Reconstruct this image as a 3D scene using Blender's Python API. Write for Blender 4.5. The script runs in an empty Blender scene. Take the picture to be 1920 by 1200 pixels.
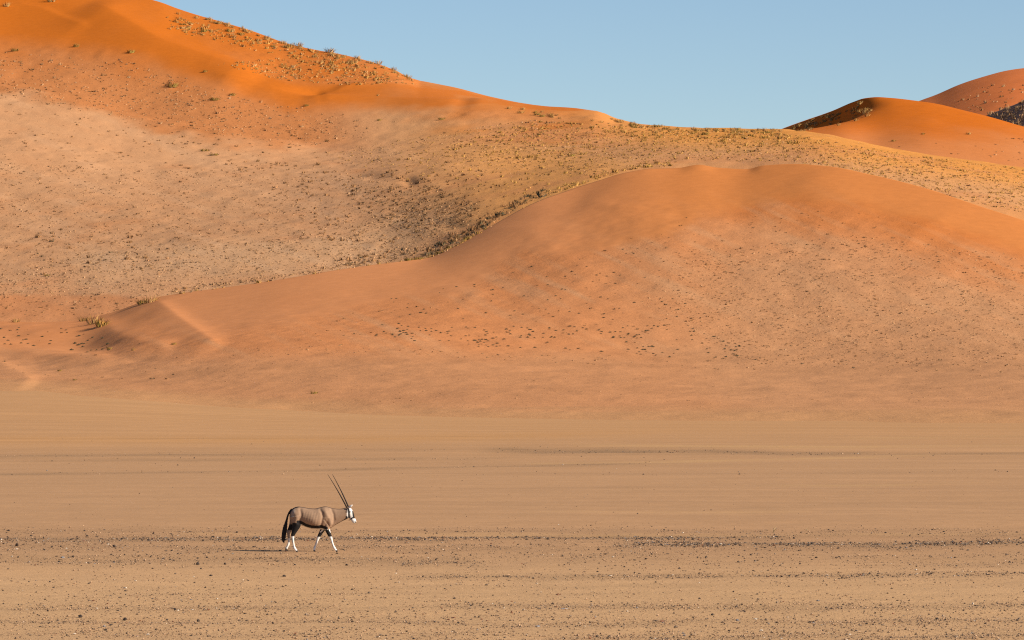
import bpy, bmesh, math, random
import numpy as np
from mathutils import Vector

random.seed(7)
rng = np.random.default_rng(11)
scene = bpy.context.scene
C = scene.collection

# ------------------------------------------------------------------ camera, sky, sun, exposure
EYE = 5.5                 # camera height above the gravel plain (m)
FPX = 8000.0              # focal length in photo pixels (150 mm on 36 mm, 1920 px wide)
HOR = 647.0               # photo row of the true horizon

cam_d = bpy.data.cameras.new('camera')
cam = bpy.data.objects.new('camera', cam_d)
C.objects.link(cam)
cam.location = (0, 0, EYE)
cam.rotation_euler = (math.radians(90), 0, 0)
cam_d.sensor_width = 36
cam_d.lens = 150
cam_d.shift_y = (HOR - 600) / 1920
cam_d.clip_start = 1
cam_d.clip_end = 20000
scene.camera = cam

SUN_EL = math.radians(29)
SUN_AZ = math.radians(90 + 21)     # clockwise from +Y: from the right, a little on the camera's side
world = bpy.data.worlds.new('World')
scene.world = world
world.use_nodes = True
wn = world.node_tree
sky = wn.nodes.new('ShaderNodeTexSky')
sky.sky_type = 'NISHITA'
sky.sun_disc = False
sky.sun_elevation = SUN_EL
sky.sun_rotation = SUN_AZ
sky.altitude = 2300
sky.air_density = 1.0
sky.dust_density = 0.14
sky.ozone_density = 3.0
bg = wn.nodes['Background']
bg.inputs['Strength'].default_value = 0.072
wn.links.new(sky.outputs['Color'], bg.inputs['Color'])

sun_d = bpy.data.lights.new('sun', 'SUN')
sun_d.energy = 5.0
sun_d.angle = math.radians(0.53)
sun_d.color = (1.0, 0.90, 0.76)
sun = bpy.data.objects.new('sun', sun_d)
C.objects.link(sun)
sdir = Vector((math.sin(SUN_AZ) * math.cos(SUN_EL), math.cos(SUN_AZ) * math.cos(SUN_EL), math.sin(SUN_EL)))
sun.rotation_euler = sdir.to_track_quat('Z', 'Y').to_euler()
sun.location = (200, -60, 120)

scene.view_settings.view_transform = 'Standard'
scene.view_settings.look = 'None'
scene.view_settings.exposure = 0.58
scene.view_settings.gamma = 1.0
scene.view_settings.use_curve_mapping = False

scene.cycles.use_denoising = False
scene.cycles.filter_width = 1.15

# ------------------------------------------------------------------ small maths
def pchip_slopes(x, y):
    """x, y: (..., K). monotone slopes"""
    h = np.diff(x, axis=-1)
    d = np.diff(y, axis=-1) / h
    m = np.zeros_like(y)
    if d.shape[-1] == 1:
        m[..., 0] = m[..., 1] = d[..., 0]
        return m
    a, b = d[..., :-1], d[..., 1:]
    h0, h1 = h[..., :-1], h[..., 1:]
    w1, w2 = 2 * h1 + h0, h1 + 2 * h0
    ok = a * b > 0
    den = np.where(ok, w1 / np.where(a == 0, 1, a) + w2 / np.where(b == 0, 1, b), 1)
    m[..., 1:-1] = np.where(ok, (w1 + w2) / den, 0)
    m[..., 0] = d[..., 0]
    m[..., -1] = d[..., -1]
    return m

def hermite(x0, x1, y0, y1, m0, m1, x):
    h = x1 - x0
    t = (x - x0) / h
    return ((2*t**3 - 3*t**2 + 1) * y0 + (t**3 - 2*t**2 + t) * h * m0 + (-2*t**3 + 3*t**2) * y1 + (t**3 - t**2) * h * m1)

def interp1(xk, yk, x):
    """pchip through knots, linear outside"""
    xk = np.asarray(xk, float); yk = np.asarray(yk, float); x = np.asarray(x, float)
    m = pchip_slopes(xk, yk)
    i = np.clip(np.searchsorted(xk, x) - 1, 0, len(xk) - 2)
    v = hermite(xk[i], xk[i+1], yk[i], yk[i+1], m[i], m[i+1], x)
    v = np.where(x < xk[0], yk[0] + (x - xk[0]) * m[0] * .6, v)
    v = np.where(x > xk[-1], yk[-1] + (x - xk[-1]) * m[-1] * .6, v)
    return v

def _hash(ix, iy, seed):
    n = (ix.astype(np.int64) * 374761393 + iy.astype(np.int64) * 668265263 + seed * 1442695041) & 0x7fffffff
    n = ((n ^ (n >> 13)) * 1274126177) & 0x7fffffff
    n = n ^ (n >> 16)
    return (n & 0xffff) / 32768.0 - 1.0

def vnoise(x, y, seed=0):
    x = np.asarray(x, float); y = np.asarray(y, float)
    ix = np.floor(x); iy = np.floor(y)
    fx = x - ix; fy = y - iy
    ux = fx**3 * (fx * (fx * 6 - 15) + 10); uy = fy**3 * (fy * (fy * 6 - 15) + 10)
    a = _hash(ix, iy, seed); b = _hash(ix + 1, iy, seed); c = _hash(ix, iy + 1, seed); d = _hash(ix + 1, iy + 1, seed)
    return (a + (b - a) * ux) * (1 - uy) + (c + (d - c) * ux) * uy

def fbm(x, y, seed=0, octv=4, gain=.5):
    s = 0; a = 1; t = 0
    for k in range(octv):
        s = s + a * vnoise(x * 2**k + 17.3 * k, y * 2**k - 9.1 * k, seed + k)
        t += a; a *= gain
    return s / t

def sstep(a, b, x):
    t = np.clip((x - a) / (b - a), 0, 1)
    return t * t * (3 - 2 * t)

def in_poly(poly, x, y):
    x = np.asarray(x, float); y = np.asarray(y, float)
    r = np.zeros(x.shape, bool)
    n = len(poly)
    for i in range(n):
        x0, y0 = poly[i]; x1, y1 = poly[(i + 1) % n]
        if y0 == y1: continue
        r ^= ((y0 > y) != (y1 > y)) & (x < (x1 - x0) * (y - y0) / (y1 - y0) + x0)
    return r

def pl_dist(pl, x, y, sy=1.0):
    """distance to a polyline and signed side (positive: above/left walking along it)"""
    best = np.full(np.shape(x), 1e9); side = np.zeros(np.shape(x)); tt = np.zeros(np.shape(x))
    L = 0
    seg = [math.hypot(b[0]-a[0], (b[1]-a[1])*sy) for a, b in zip(pl[:-1], pl[1:])]
    tot = sum(seg)
    for (a, b), sl in zip(zip(pl[:-1], pl[1:]), seg):
        dx, dy = b[0]-a[0], (b[1]-a[1])*sy
        px_, py_ = x - a[0], (y - a[1]) * sy
        t = np.clip((px_*dx + py_*dy) / (dx*dx + dy*dy + 1e-9), 0, 1)
        d = np.hypot(px_ - t*dx, py_ - t*dy)
        cr = dx*py_ - dy*px_
        w = d < best
        best = np.where(w, d, best); side = np.where(w, np.sign(-cr), side); tt = np.where(w, (L + t*sl)/tot, tt)
        L += sl
    return best, side, tt

# ------------------------------------------------------------------ materials
def nodes_of(name):
    m = bpy.data.materials.new(name)
    m.use_nodes = True
    return m, m.node_tree.nodes, m.node_tree.links, m.node_tree.nodes['Principled BSDF']

def sand_material(name, grain=1.0, speck=0.0, bump=0.35, streak=False):
    """colour from the vertex attribute 'tint' (what the ground is made of), broken up by noise; fine relief by bump"""
    m, N, L, P = nodes_of(name)
    at = N.new('ShaderNodeAttribute'); at.attribute_name = 'tint'
    geo = N.new('ShaderNodeTexCoord')
    mp = N.new('ShaderNodeMapping'); L.new(geo.outputs['Object'], mp.inputs['Vector'])
    n1 = N.new('ShaderNodeTexNoise'); n1.inputs['Scale'].default_value = 0.9 * grain; n1.inputs['Detail'].default_value = 6; n1.inputs['Roughness'].default_value = .62
    L.new(mp.outputs['Vector'], n1.inputs['Vector'])
    n2 = N.new('ShaderNodeTexNoise'); n2.inputs['Scale'].default_value = 6.0 * grain; n2.inputs['Detail'].default_value = 4; n2.inputs['Roughness'].default_value = .7
    L.new(mp.outputs['Vector'], n2.inputs['Vector'])
    r1 = N.new('ShaderNodeMapRange'); r1.inputs[1].default_value = .3; r1.inputs[2].default_value = .7; r1.inputs[3].default_value = .94; r1.inputs[4].default_value = 1.06
    L.new(n1.outputs['Fac'], r1.inputs[0])
    r2 = N.new('ShaderNodeMapRange'); r2.inputs[1].default_value = .3; r2.inputs[2].default_value = .7; r2.inputs[3].default_value = 1 - speck; r2.inputs[4].default_value = 1 + speck
    L.new(n2.outputs['Fac'], r2.inputs[0])
    mu = N.new('ShaderNodeMath'); mu.operation = 'MULTIPLY'
    L.new(r1.outputs[0], mu.inputs[0]); L.new(r2.outputs[0], mu.inputs[1])
    last = mu
    if streak:   # wind-laid gravel streaks: long in X, short in Y
        mp2 = N.new('ShaderNodeMapping'); mp2.inputs['Scale'].default_value = (.035, .55, 1)
        mp2.inputs['Rotation'].default_value = (0, 0, math.radians(2.0))
        L.new(geo.outputs['Object'], mp2.inputs['Vector'])
        n3 = N.new('ShaderNodeTexNoise'); n3.inputs['Scale'].default_value = 1.0; n3.inputs['Detail'].default_value = 5; n3.inputs['Roughness'].default_value = .6
        L.new(mp2.outputs['Vector'], n3.inputs['Vector'])
        r3 = N.new('ShaderNodeMapRange'); r3.inputs[1].default_value = .3; r3.inputs[2].default_value = .7; r3.inputs[3].default_value = .93; r3.inputs[4].default_value = 1.05
        L.new(n3.outputs['Fac'], r3.inputs[0])
        mu2 = N.new('ShaderNodeMath'); mu2.operation = 'MULTIPLY'
        L.new(last.outputs[0], mu2.inputs[0]); L.new(r3.outputs[0], mu2.inputs[1])
        last = mu2
    vm = N.new('ShaderNodeVectorMath'); vm.operation = 'SCALE'
    L.new(at.outputs['Color'], vm.inputs[0]); L.new(last.outputs[0], vm.inputs['Scale'])
    L.new(vm.outputs[0], P.inputs['Base Color'])
    P.inputs['Roughness'].default_value = 1.0
    P.inputs['Specular IOR Level'].default_value = 0.05
    if bump:
        nb = N.new('ShaderNodeTexNoise'); nb.inputs['Scale'].default_value = 2.2 * grain; nb.inputs['Detail'].default_value = 7; nb.inputs['Roughness'].default_value = .68
        L.new(mp.outputs['Vector'], nb.inputs['Vector'])
        rough_at = N.new('ShaderNodeAttribute'); rough_at.attribute_name = 'rough'
        ms = N.new('ShaderNodeMath'); ms.operation = 'MULTIPLY'; ms.inputs[1].default_value = bump
        L.new(rough_at.outputs['Fac'], ms.inputs[0])
        b = N.new('ShaderNodeBump'); b.inputs['Distance'].default_value = 0.5 / grain
        L.new(nb.outputs['Fac'], b.inputs['Height']); L.new(ms.outputs[0], b.inputs['Strength'])
        L.new(b.outputs['Normal'], P.inputs['Normal'])
    return m

def tint_material(name, rough=.9, spec=.1, translucent=False, vary=.2, scale=8):
    m, N, L, P = nodes_of(name)
    at = N.new('ShaderNodeAttribute'); at.attribute_name = 'tint'
    tc = N.new('ShaderNodeTexCoord')
    n = N.new('ShaderNodeTexNoise'); n.inputs['Scale'].default_value = scale; n.inputs['Detail'].default_value = 4
    L.new(tc.outputs['Object'], n.inputs['Vector'])
    r = N.new('ShaderNodeMapRange'); r.inputs[1].default_value = .3; r.inputs[2].default_value = .7; r.inputs[3].default_value = 1 - vary; r.inputs[4].default_value = 1 + vary
    L.new(n.outputs['Fac'], r.inputs[0])
    vm = N.new('ShaderNodeVectorMath'); vm.operation = 'SCALE'
    L.new(at.outputs['Color'], vm.inputs[0]); L.new(r.outputs[0], vm.inputs['Scale'])
    L.new(vm.outputs[0], P.inputs['Base Color'])
    P.inputs['Roughness'].default_value = rough
    P.inputs['Specular IOR Level'].default_value = spec
    if translucent:                                            # thin dry blades let light through
        tr = N.new('ShaderNodeBsdfTranslucent'); mx = N.new('ShaderNodeMixShader'); mx.inputs[0].default_value = .25
        L.new(vm.outputs[0], tr.inputs['Color']); L.new(P.outputs[0], mx.inputs[1]); L.new(tr.outputs[0], mx.inputs[2])
        L.new(mx.outputs[0], N['Material Output'].inputs['Surface'])
    return m

M_PLAIN = sand_material('gravel_sand', grain=3.0, speck=.10, bump=.5, streak=True)
M_DUNE = sand_material('dune_sand', grain=.9, speck=.04, bump=.22)
M_FAR = sand_material('far_dune_sand', grain=.4, speck=.04, bump=.15)
M_GRASS = tint_material('dry_grass', rough=.8, spec=.15, translucent=True, vary=.25, scale=3)
M_STONE = tint_material('stone', rough=.75, spec=.3, vary=.25, scale=30)
M_HIDE = tint_material('hide', rough=.75, spec=.2, vary=.08, scale=14)

def mesh_np(name, verts, faces, tint=None, rough=None, smooth=True, mat=None):
    """faces: (n,3) or (n,4) int array"""
    me = bpy.data.meshes.new(name)
    verts = np.asarray(verts, np.float32); faces = np.asarray(faces, np.int32)
    k = faces.shape[1]
    me.vertices.add(len(verts)); me.vertices.foreach_set('co', verts.ravel())
    me.loops.add(faces.size); me.loops.foreach_set('vertex_index', faces.ravel())
    me.polygons.add(len(faces))
    me.polygons.foreach_set('loop_start', np.arange(0, faces.size, k, dtype=np.int32))
    me.polygons.foreach_set('loop_total', np.full(len(faces), k, np.int32))
    me.polygons.foreach_set('use_smooth', np.full(len(faces), smooth, bool))
    me.update(calc_edges=True)
    if tint is not None:
        a = me.attributes.new('tint', 'FLOAT_COLOR', 'POINT')
        c = np.ones((len(verts), 4), np.float32); c[:, :3] = tint
        a.data.foreach_set('color', c.ravel())
    if rough is not None:
        a = me.attributes.new('rough', 'FLOAT', 'POINT')
        a.data.foreach_set('value', np.broadcast_to(np.asarray(rough, np.float32), (len(verts),)).astype(np.float32).copy())
    if mat: me.materials.append(mat)
    return me

def soft_normals(me, nor):
    nor = np.asarray(nor, float); nor /= np.linalg.norm(nor, axis=1, keepdims=True) + 1e-9
    me.polygons.foreach_set('use_smooth', np.ones(len(me.polygons), bool))
    me.normals_split_custom_set_from_vertices(nor.tolist())

def link(name, me, kind=None, parent=None):
    o = bpy.data.objects.new(name, me)
    C.objects.link(o)
    if kind: o['kind'] = kind
    if parent: o.parent = parent
    return o

def tag(o, label, cat, group=None):
    o['label'] = label; o['category'] = cat
    if group: o['group'] = group
    return o

def mixc(a, b, t):
    t = np.asarray(t)[..., None]
    return np.asarray(a) * (1 - t) + np.asarray(b) * t

# ------------------------------------------------------------------ terrain: each dune is lofted front to back through surveyed lines
def zof(py, Y):
    return EYE + (HOR - py) / FPX * Y

class Dune:
    """columns fan out across the view; knots (Y, Z) per column; crest index splits the spline so that a crest can be sharp"""
    def __init__(self, px, Yk, Zk, crest, steps):
        self.px = px
        K = Yk.shape[1]
        Ys, Zs = [], []
        mf = pchip_slopes(Yk[:, :crest+1], Zk[:, :crest+1])
        mb = pchip_slopes(Yk[:, crest:], Zk[:, crest:])
        for k in range(K - 1):
            m0, m1 = (mf[:, k], mf[:, k+1]) if k < crest else (mb[:, k-crest], mb[:, k-crest+1])
            n = steps[k]
            t = np.arange(n + (1 if k == K - 2 else 0)) / n
            Y = Yk[:, k:k+1] * (1 - t) + Yk[:, k+1:k+2] * t
            Z = hermite(Yk[:, k:k+1], Yk[:, k+1:k+2], Zk[:, k:k+1], Zk[:, k+1:k+2], m0[:, None], m1[:, None], Y)
            Ys.append(Y); Zs.append(Z)
        self.crest_i = sum(steps[:crest])
        self.Y = np.concatenate(Ys, 1); self.Z = np.concatenate(Zs, 1)
        self.refresh()
    def refresh(self):
        self.X = (self.px[:, None] - 960) / FPX * self.Y
        self.PX = np.broadcast_to(self.px[:, None], self.Y.shape)
        self.PY = HOR - (self.Z - EYE) / self.Y * FPX
    def index(self):
        nu, nv = self.Y.shape
        i = np.arange(nu * nv).reshape(nu, nv)
        return np.stack([i[:-1, :-1], i[1:, :-1], i[1:, 1:], i[:-1, 1:]], -1).reshape(-1, 4)
    def build(self, name, tint, rough, mat):
        v = np.stack([self.X, self.Y, self.Z], -1).reshape(-1, 3)
        me = mesh_np(name, v, self.index(), tint.reshape(-1, 3), np.asarray(rough).reshape(-1), True, mat)
        return link(name, me, 'structure')
    def place(self, px, py):
        """ground points that are seen at the given spots: (N,3), mask of hits"""
        u = np.interp(px, self.px, np.arange(len(self.px)))
        ui = np.clip(u.astype(int), 0, len(self.px) - 2); f = u - ui
        out = np.zeros((len(px), 3)); ok = np.zeros(len(px), bool)
        for c0 in range(0, len(px), 1500):
            q = slice(c0, c0 + 1500); uq = ui[q]; fq = f[q][:, None]; n = np.arange(len(uq))
            Y = self.Y[uq] * (1 - fq) + self.Y[uq + 1] * fq
            Z = self.Z[uq] * (1 - fq) + self.Z[uq + 1] * fq
            a = HOR - (Z - EYE) / Y * FPX
            j = np.argmax(a <= py[q][:, None], axis=1); jm = np.maximum(j - 1, 0)
            a0, a1 = a[n, jm], a[n, j]
            t = np.clip((a0 - py[q]) / np.maximum(a0 - a1, 1e-6), 0, 1)
            y = Y[n, jm] * (1 - t) + Y[n, j] * t
            out[q] = np.stack([(px[q] - 960) / FPX * y, y, Z[n, jm] * (1 - t) + Z[n, j] * t], 1)
            ok[q] = (a1 <= py[q]) & (j > 0)
        return out, ok

def line(pts, px):
    a = np.array(pts, float)
    return interp1(a[:, 0], a[:, 1], px)

# --- the near dune
N_FOOT = [(-500, 712), (0, 728), (200, 742), (400, 760), (640, 774), (900, 781), (1280, 787), (1920, 791), (2500, 794)]
N_BREAK = [(-500, 678), (0, 682), (200, 668), (330, 655), (500, 650), (700, 652), (1000, 668), (1280, 682), (1600, 688), (1920, 690), (2500, 700)]
N_BREAK_Y = [(-500, 440), (0, 425), (200, 415), (300, 410), (500, 400), (700, 396), (1100, 392), (1500, 386), (1920, 374), (2500, 365)]
N_MID = [(-500, 640), (0, 636), (150, 628), (300, 610), (500, 592), (700, 575), (900, 545), (1100, 498), (1300, 478), (1500, 480), (1700, 505), (1920, 545), (2500, 620)]
N_CREST = [(-500, 608), (-100, 602), (0, 600), (130, 602), (200, 590), (250, 572), (300, 556), (400, 540), (540, 520), (640, 503), (740, 490), (800, 483), (850, 462), (900, 435), (940, 411),
           (1000, 379), (1060, 357), (1120, 338), (1180, 321), (1220, 315), (1270, 314), (1310, 308), (1345, 313), (1400, 315.5), (1430, 309), (1490, 306), (1560, 312), (1640, 329), (1700, 345),
           (1760, 362), (1820, 382), (1880, 402), (1920, 415), (2100, 475), (2500, 590)]
N_CREST_Y = [(-500, 492), (0, 480), (150, 476), (300, 474), (500, 474), (700, 480), (850, 488), (1000, 501), (1100, 508), (1300, 511), (1450, 508), (1600, 500), (1920, 474), (2500, 445)]
N_FOOT_Y = [(-500, 395), (0, 370), (200, 358), (400, 345), (640, 333), (900, 324), (1280, 314), (1920, 304.5), (2500, 299)]

px_n = np.arange(-460, 2400, 4.2)
cY = line(N_CREST_Y, px_n); cp_full = line(N_CREST, px_n)
ker = np.hanning(35); ker /= ker.sum()
cp = np.convolve(np.pad(cp_full, 17, mode='reflect', reflect_type='odd'), ker, 'valid')     # the large form; small notches are added at the crest only
cZ = zof(cp, cY)
fpy = line(N_FOOT, px_n); fY = line(N_FOOT_Y, px_n); fZ = zof(fpy, fY)
bY = line(N_BREAK_Y, px_n); bpy_ = line(N_BREAK, px_n); bZ = zof(bpy_, bY)
mpy = line(N_MID, px_n); mY = bY + (cY - bY) * .52; mZ = zof(mpy, mY)
leftw = np.zeros_like(px_n)
backZ = np.where(True, (cZ - 11) * (1 - leftw) + leftw * zof(551, 650), 0)
backY = (cY + 30) * (1 - leftw) + leftw * 650
back2Y = backY + 60; back2Z = backZ - 6
Yk = np.stack([fY - 25, fY, fY + (bY - fY) * .5, bY, mY, cY, backY, back2Y], 1)
Zk = np.stack([fZ - .8, fZ, fZ + (bZ - fZ) * .42, bZ, mZ, cZ, backZ, back2Z], 1)
near = Dune(px_n, Yk, Zk, 5, [4, 40, 45, 90, 110, 30, 6])

def ridge(d, pl, amp, w_up, w_dn, sy=2.0, fade=.15):
    """a low sand ridge along a line on the dune: gentle on one side, steeper on the other"""
    dist, side, t = pl_dist(pl, d.PX, d.PY, sy)
    w = np.where(side > 0, w_up, w_dn)
    prof = np.exp(-(dist / w) ** 1.5)
    ends = sstep(0, fade, t) * sstep(0, fade, 1 - t)
    front = (np.arange(d.Y.shape[1]) <= d.crest_i)[None, :]
    return amp * prof * ends * front

dz = np.zeros_like(near.Z)
dz += (zof(cp_full, cY) - cZ)[:, None] * np.exp(-((near.Y - cY[:, None]) / 4.0) ** 2)
dz += ridge(near, [(285, 560), (320, 588), (352, 612), (385, 634), (420, 650)], .38, 22, 60)
dz += ridge(near, [(190, 596), (215, 622), (262, 642), (330, 655)], .2, 25, 40)
dz += ridge(near, [(780, 500), (805, 522), (850, 545), (905, 560)], .08, 50, 70)
dz += ridge(near, [(985, 410), (1000, 445), (1040, 478), (1090, 500), (1150, 520)], .22, 60, 90)
dz += ridge(near, [(1080, 372), (1160, 395), (1230, 430), (1290, 480)], .2, 70, 100)
dz += ridge(near, [(1480, 330), (1560, 360), (1660, 395), (1780, 440)], .2, 70, 90)
dz += ridge(near, [(-60, 690), (0, 690), (60, 668), (130, 672), (220, 668)], .3, 30, 30)
dz += ridge(near, [(-40, 668), (20, 700), (70, 722)], .25, 18, 36)
# a blown-out bowl among the hummocks
dd = np.hypot((near.PX - 165) / 62, (near.PY - 640) / 20)
dz -= .85 * np.exp(-dd ** 2)
dd = np.hypot((near.PX - 60) / 90, (near.PY - 640) / 16)
dz -= .3 * np.exp(-dd ** 2)
fade = sstep(.3, 1.5, near.Z - fZ[:, None])
dz += fade * (fbm(near.X / 26, near.Y / 30, 3, 3) * .28)
veg_n = sstep(15, 110, near.PY - line(N_CREST, near.PX)) 
dz += fade * veg_n * fbm(near.X / 3.2, near.Y / 4.5, 5, 3) * .13
dz += np.exp(-((near.Y - fY[:, None] - 6) / 16) ** 2) * fbm(near.X / 8, near.Y / 13, 9, 4) * .30
# hummocks on the far left
hum = (1 - sstep(230, 420, near.PX)) * sstep(1.0, 3, near.Z)
dz += hum * fbm(near.X / 8, near.Y / 14, 8, 3) * .3
near.Z = near.Z + dz
near.refresh()

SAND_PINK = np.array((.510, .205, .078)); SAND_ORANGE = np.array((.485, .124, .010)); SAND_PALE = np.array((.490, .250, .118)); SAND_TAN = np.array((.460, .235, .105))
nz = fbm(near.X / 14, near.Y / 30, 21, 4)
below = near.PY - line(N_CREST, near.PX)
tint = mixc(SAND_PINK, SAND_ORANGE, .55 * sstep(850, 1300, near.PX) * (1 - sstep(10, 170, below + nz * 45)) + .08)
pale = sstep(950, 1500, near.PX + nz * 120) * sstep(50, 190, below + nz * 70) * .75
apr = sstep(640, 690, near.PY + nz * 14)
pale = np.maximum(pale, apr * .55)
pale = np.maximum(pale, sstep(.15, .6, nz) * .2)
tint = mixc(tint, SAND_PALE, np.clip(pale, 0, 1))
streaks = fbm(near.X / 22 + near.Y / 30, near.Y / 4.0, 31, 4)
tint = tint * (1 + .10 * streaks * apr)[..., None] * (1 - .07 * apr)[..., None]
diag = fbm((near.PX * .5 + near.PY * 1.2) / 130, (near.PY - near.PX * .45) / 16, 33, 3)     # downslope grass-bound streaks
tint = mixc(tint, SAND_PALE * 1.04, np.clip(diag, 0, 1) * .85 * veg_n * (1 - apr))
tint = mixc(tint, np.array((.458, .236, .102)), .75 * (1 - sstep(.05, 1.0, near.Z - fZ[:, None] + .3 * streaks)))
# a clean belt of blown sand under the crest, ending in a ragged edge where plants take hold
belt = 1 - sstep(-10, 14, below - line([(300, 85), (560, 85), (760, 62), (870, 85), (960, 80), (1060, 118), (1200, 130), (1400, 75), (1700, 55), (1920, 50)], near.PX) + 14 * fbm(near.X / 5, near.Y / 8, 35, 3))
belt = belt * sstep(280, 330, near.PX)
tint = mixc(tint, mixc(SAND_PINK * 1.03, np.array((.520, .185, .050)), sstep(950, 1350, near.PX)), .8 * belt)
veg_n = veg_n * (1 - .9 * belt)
rough_n = .2 + .8 * veg_n
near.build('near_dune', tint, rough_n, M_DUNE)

# --- the high dune behind it, with the valley between
S_LINE = [(-500, -260), (-200, -130), (0, -62), (150, -30), (250, -8), (300, 4), (330, 15), (370, 28), (420, 42), (470, 57), (540, 82), (600, 95), (640, 102), (700, 117), (740, 131), (775, 148),
          (800, 153), (850, 163), (920, 181), (1000, 198), (1030, 204), (1080, 209), (1150, 221), (1200, 233), (1280, 239), (1350, 241), (1420, 242), (1470, 242), (1540, 259), (1640, 275),
          (1700, 284), (1760, 293), (1840, 303), (1920, 316), (2100, 350), (2500, 420)]
S_Y = [(-500, 1065), (0, 1020), (300, 990), (800, 925), (1100, 900), (1470, 855), (1920, 772), (2500, 715)]
H1 = [(-500, 486), (0, 482), (300, 474), (520, 462), (640, 448), (720, 430), (800, 398), (900, 358), (1000, 333), (1150, 306), (1300, 293), (1500, 288), (1700, 320), (1920, 378), (2500, 520)]
H1_Y = [(-500, 690), (0, 672), (520, 648), (800, 668), (1000, 684), (1300, 686), (1700, 652), (1920, 622), (2500, 590)]
H2 = [(-500, 390), (0, 398), (300, 402), (520, 392), (640, 372), (740, 345), (850, 318), (1000, 302), (1150, 285), (1300, 272), (1500, 270), (1700, 302), (1920, 348), (2500, 480)]
H2_Y = [(-500, 750), (0, 736), (520, 718), (800, 735), (1000, 748), (1300, 745), (1700, 692), (1920, 658), (2500, 625)]
H3 = [(-500, 240), (0, 280), (300, 322), (520, 330), (640, 318), (760, 295), (900, 276), (1100, 262), (1300, 255), (1470, 254), (1700, 291), (1920, 330), (2500, 450)]
H3_Y = [(-500, 830), (0, 814), (520, 792), (900, 806), (1300, 798), (1700, 724), (1920, 692), (2500, 655)]
H4 = [(-500, 80), (0, 168), (120, 191), (250, 229), (400, 256), (560, 280), (700, 268), (900, 241), (1100, 236), (1300, 246), (1470, 247), (1700, 286.5), (1920, 322), (2500, 432)]
H4_Y = [(-500, 905), (0, 882), (560, 845), (900, 848), (1300, 834), (1700, 750), (1920, 722), (2500, 680)]
H5 = [(-500, -90), (0, 66), (200, 88), (400, 128), (560, 163), (700, 180), (800, 184), (1000, 212), (1100, 219), (1200, 236), (1300, 242), (1470, 243.5), (1700, 284.8), (1920, 318), (2500, 425)]
H5_Y = [(-500, 985), (0, 952), (560, 900), (900, 878), (1300, 852), (1700, 764), (1920, 744), (2500, 695)]
px_h = np.arange(-460, 2400, 4.0)
sY = line(S_Y, px_h); sZ = zof(line(S_LINE, px_h), sY)
ncY = line(N_CREST_Y, px_h); ncZ = zof(line(N_CREST, px_h), ncY)
lw = 1 - sstep(230, 330, px_h)
h0Y = ncY + 28
h0Z = ncZ - 12 + 5 * (1 - sstep(150, 420, px_h))
kn = [(h0Y, h0Z)]
for P_, Y_ in ((H1, H1_Y), (H2, H2_Y), (H3, H3_Y), (H4, H4_Y), (H5, H5_Y)):
    y = line(Y_, px_h); kn.append((y, zof(line(P_, px_h), y)))
kn.append((sY, sZ)); kn.append((sY + 60, sZ - 14)); kn.append((sY + 220, sZ - 60))
Yk = np.stack([k[0] for k in kn], 1); Zk = np.stack([k[1] for k in kn], 1)
high = Dune(px_h, Yk, Zk, 6, [60, 50, 50, 60, 60, 70, 14, 4])

dz = np.zeros_like(high.Z)
# secondary crests: a slip-faced sand tongue below the grassy shoulder, and one by the top edge
def slip(d, pl, amp, w_front, w_back, sy=2.0, fade=.12):
    dist, side, t = pl_dist(pl, d.PX, d.PY, sy)
    prof = np.where(side > 0, np.exp(-(dist / w_back) ** 2), np.exp(-dist / w_front))
    ends = sstep(0, fade, t) * sstep(0, fade, 1 - t)
    front = (np.arange(d.Y.shape[1]) <= d.crest_i)[None, :]
    return amp * prof * ends * front
dz += slip(high, [(350, 138), (385, 143), (430, 155), (480, 164), (530, 171), (580, 176)], .6, 12, 45, 2.0, .35)
dz += slip(high, [(560, 180), (640, 182), (720, 184), (800, 186), (880, 192)], .5, 45, 9)
dz += slip(high, [(590, 172), (630, 168), (660, 162), (700, 158), (745, 156), (790, 155)], .7, 22, 12)
dz += slip(high, [(-60, 2), (0, 14), (40, 14), (80, 22), (130, 45), (170, 62)], .35, 60, 14)
dz += ridge(high, [(160, 5), (230, 45), (300, 85), (400, 120), (500, 155)], 1.6, 40, 70)
dz += ridge(high, [(-80, 155), (60, 178), (200, 215), (330, 243), (480, 266), (620, 288)], 1.1, 16, 60)
dz += ridge(high, [(40, 330), (200, 380), (330, 430), (430, 480)], .25, 60, 60)
dz += ridge(high, [(0, 250), (150, 300), (280, 350)], .25, 60, 60)
dz += ridge(high, [(860, 186), (960, 200), (1080, 213), (1160, 225)], 1.0, 10, 40)
# a few wind hollows in the scrub valley
for hx, hy, hw, hh, a in ((768, 338, 14, 7, .5), (850, 338, 30, 6, .3), (700, 335, 36, 6, .25), (600, 168, 50, 6, 1.1), (845, 425, 40, 8, .3)):
    dz -= a * np.exp(-(np.hypot((high.PX - hx) / hw, (high.PY - hy) / hh)) ** 2)
frontm = sstep(0, .06, np.arange(high.Y.shape[1]) / high.crest_i)[None, :] * (1 - .8 * sstep(.93, 1, np.arange(high.Y.shape[1]) / high.crest_i))[None, :]
dz += frontm * fbm(high.X / 34, high.Y / 40, 41, 3) * .55
smooth_top = in_poly([(-400, -200), (0, -40), (300, 0), (320, 30), (420, 110), (560, 158), (790, 152), (900, 178), (1150, 222), (1010, 214), (880, 205), (640, 205), (470, 180), (340, 140), (240, 100), (100, 80), (-400, 60)],
                     high.PX, high.PY).astype(float)
k = 9
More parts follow.
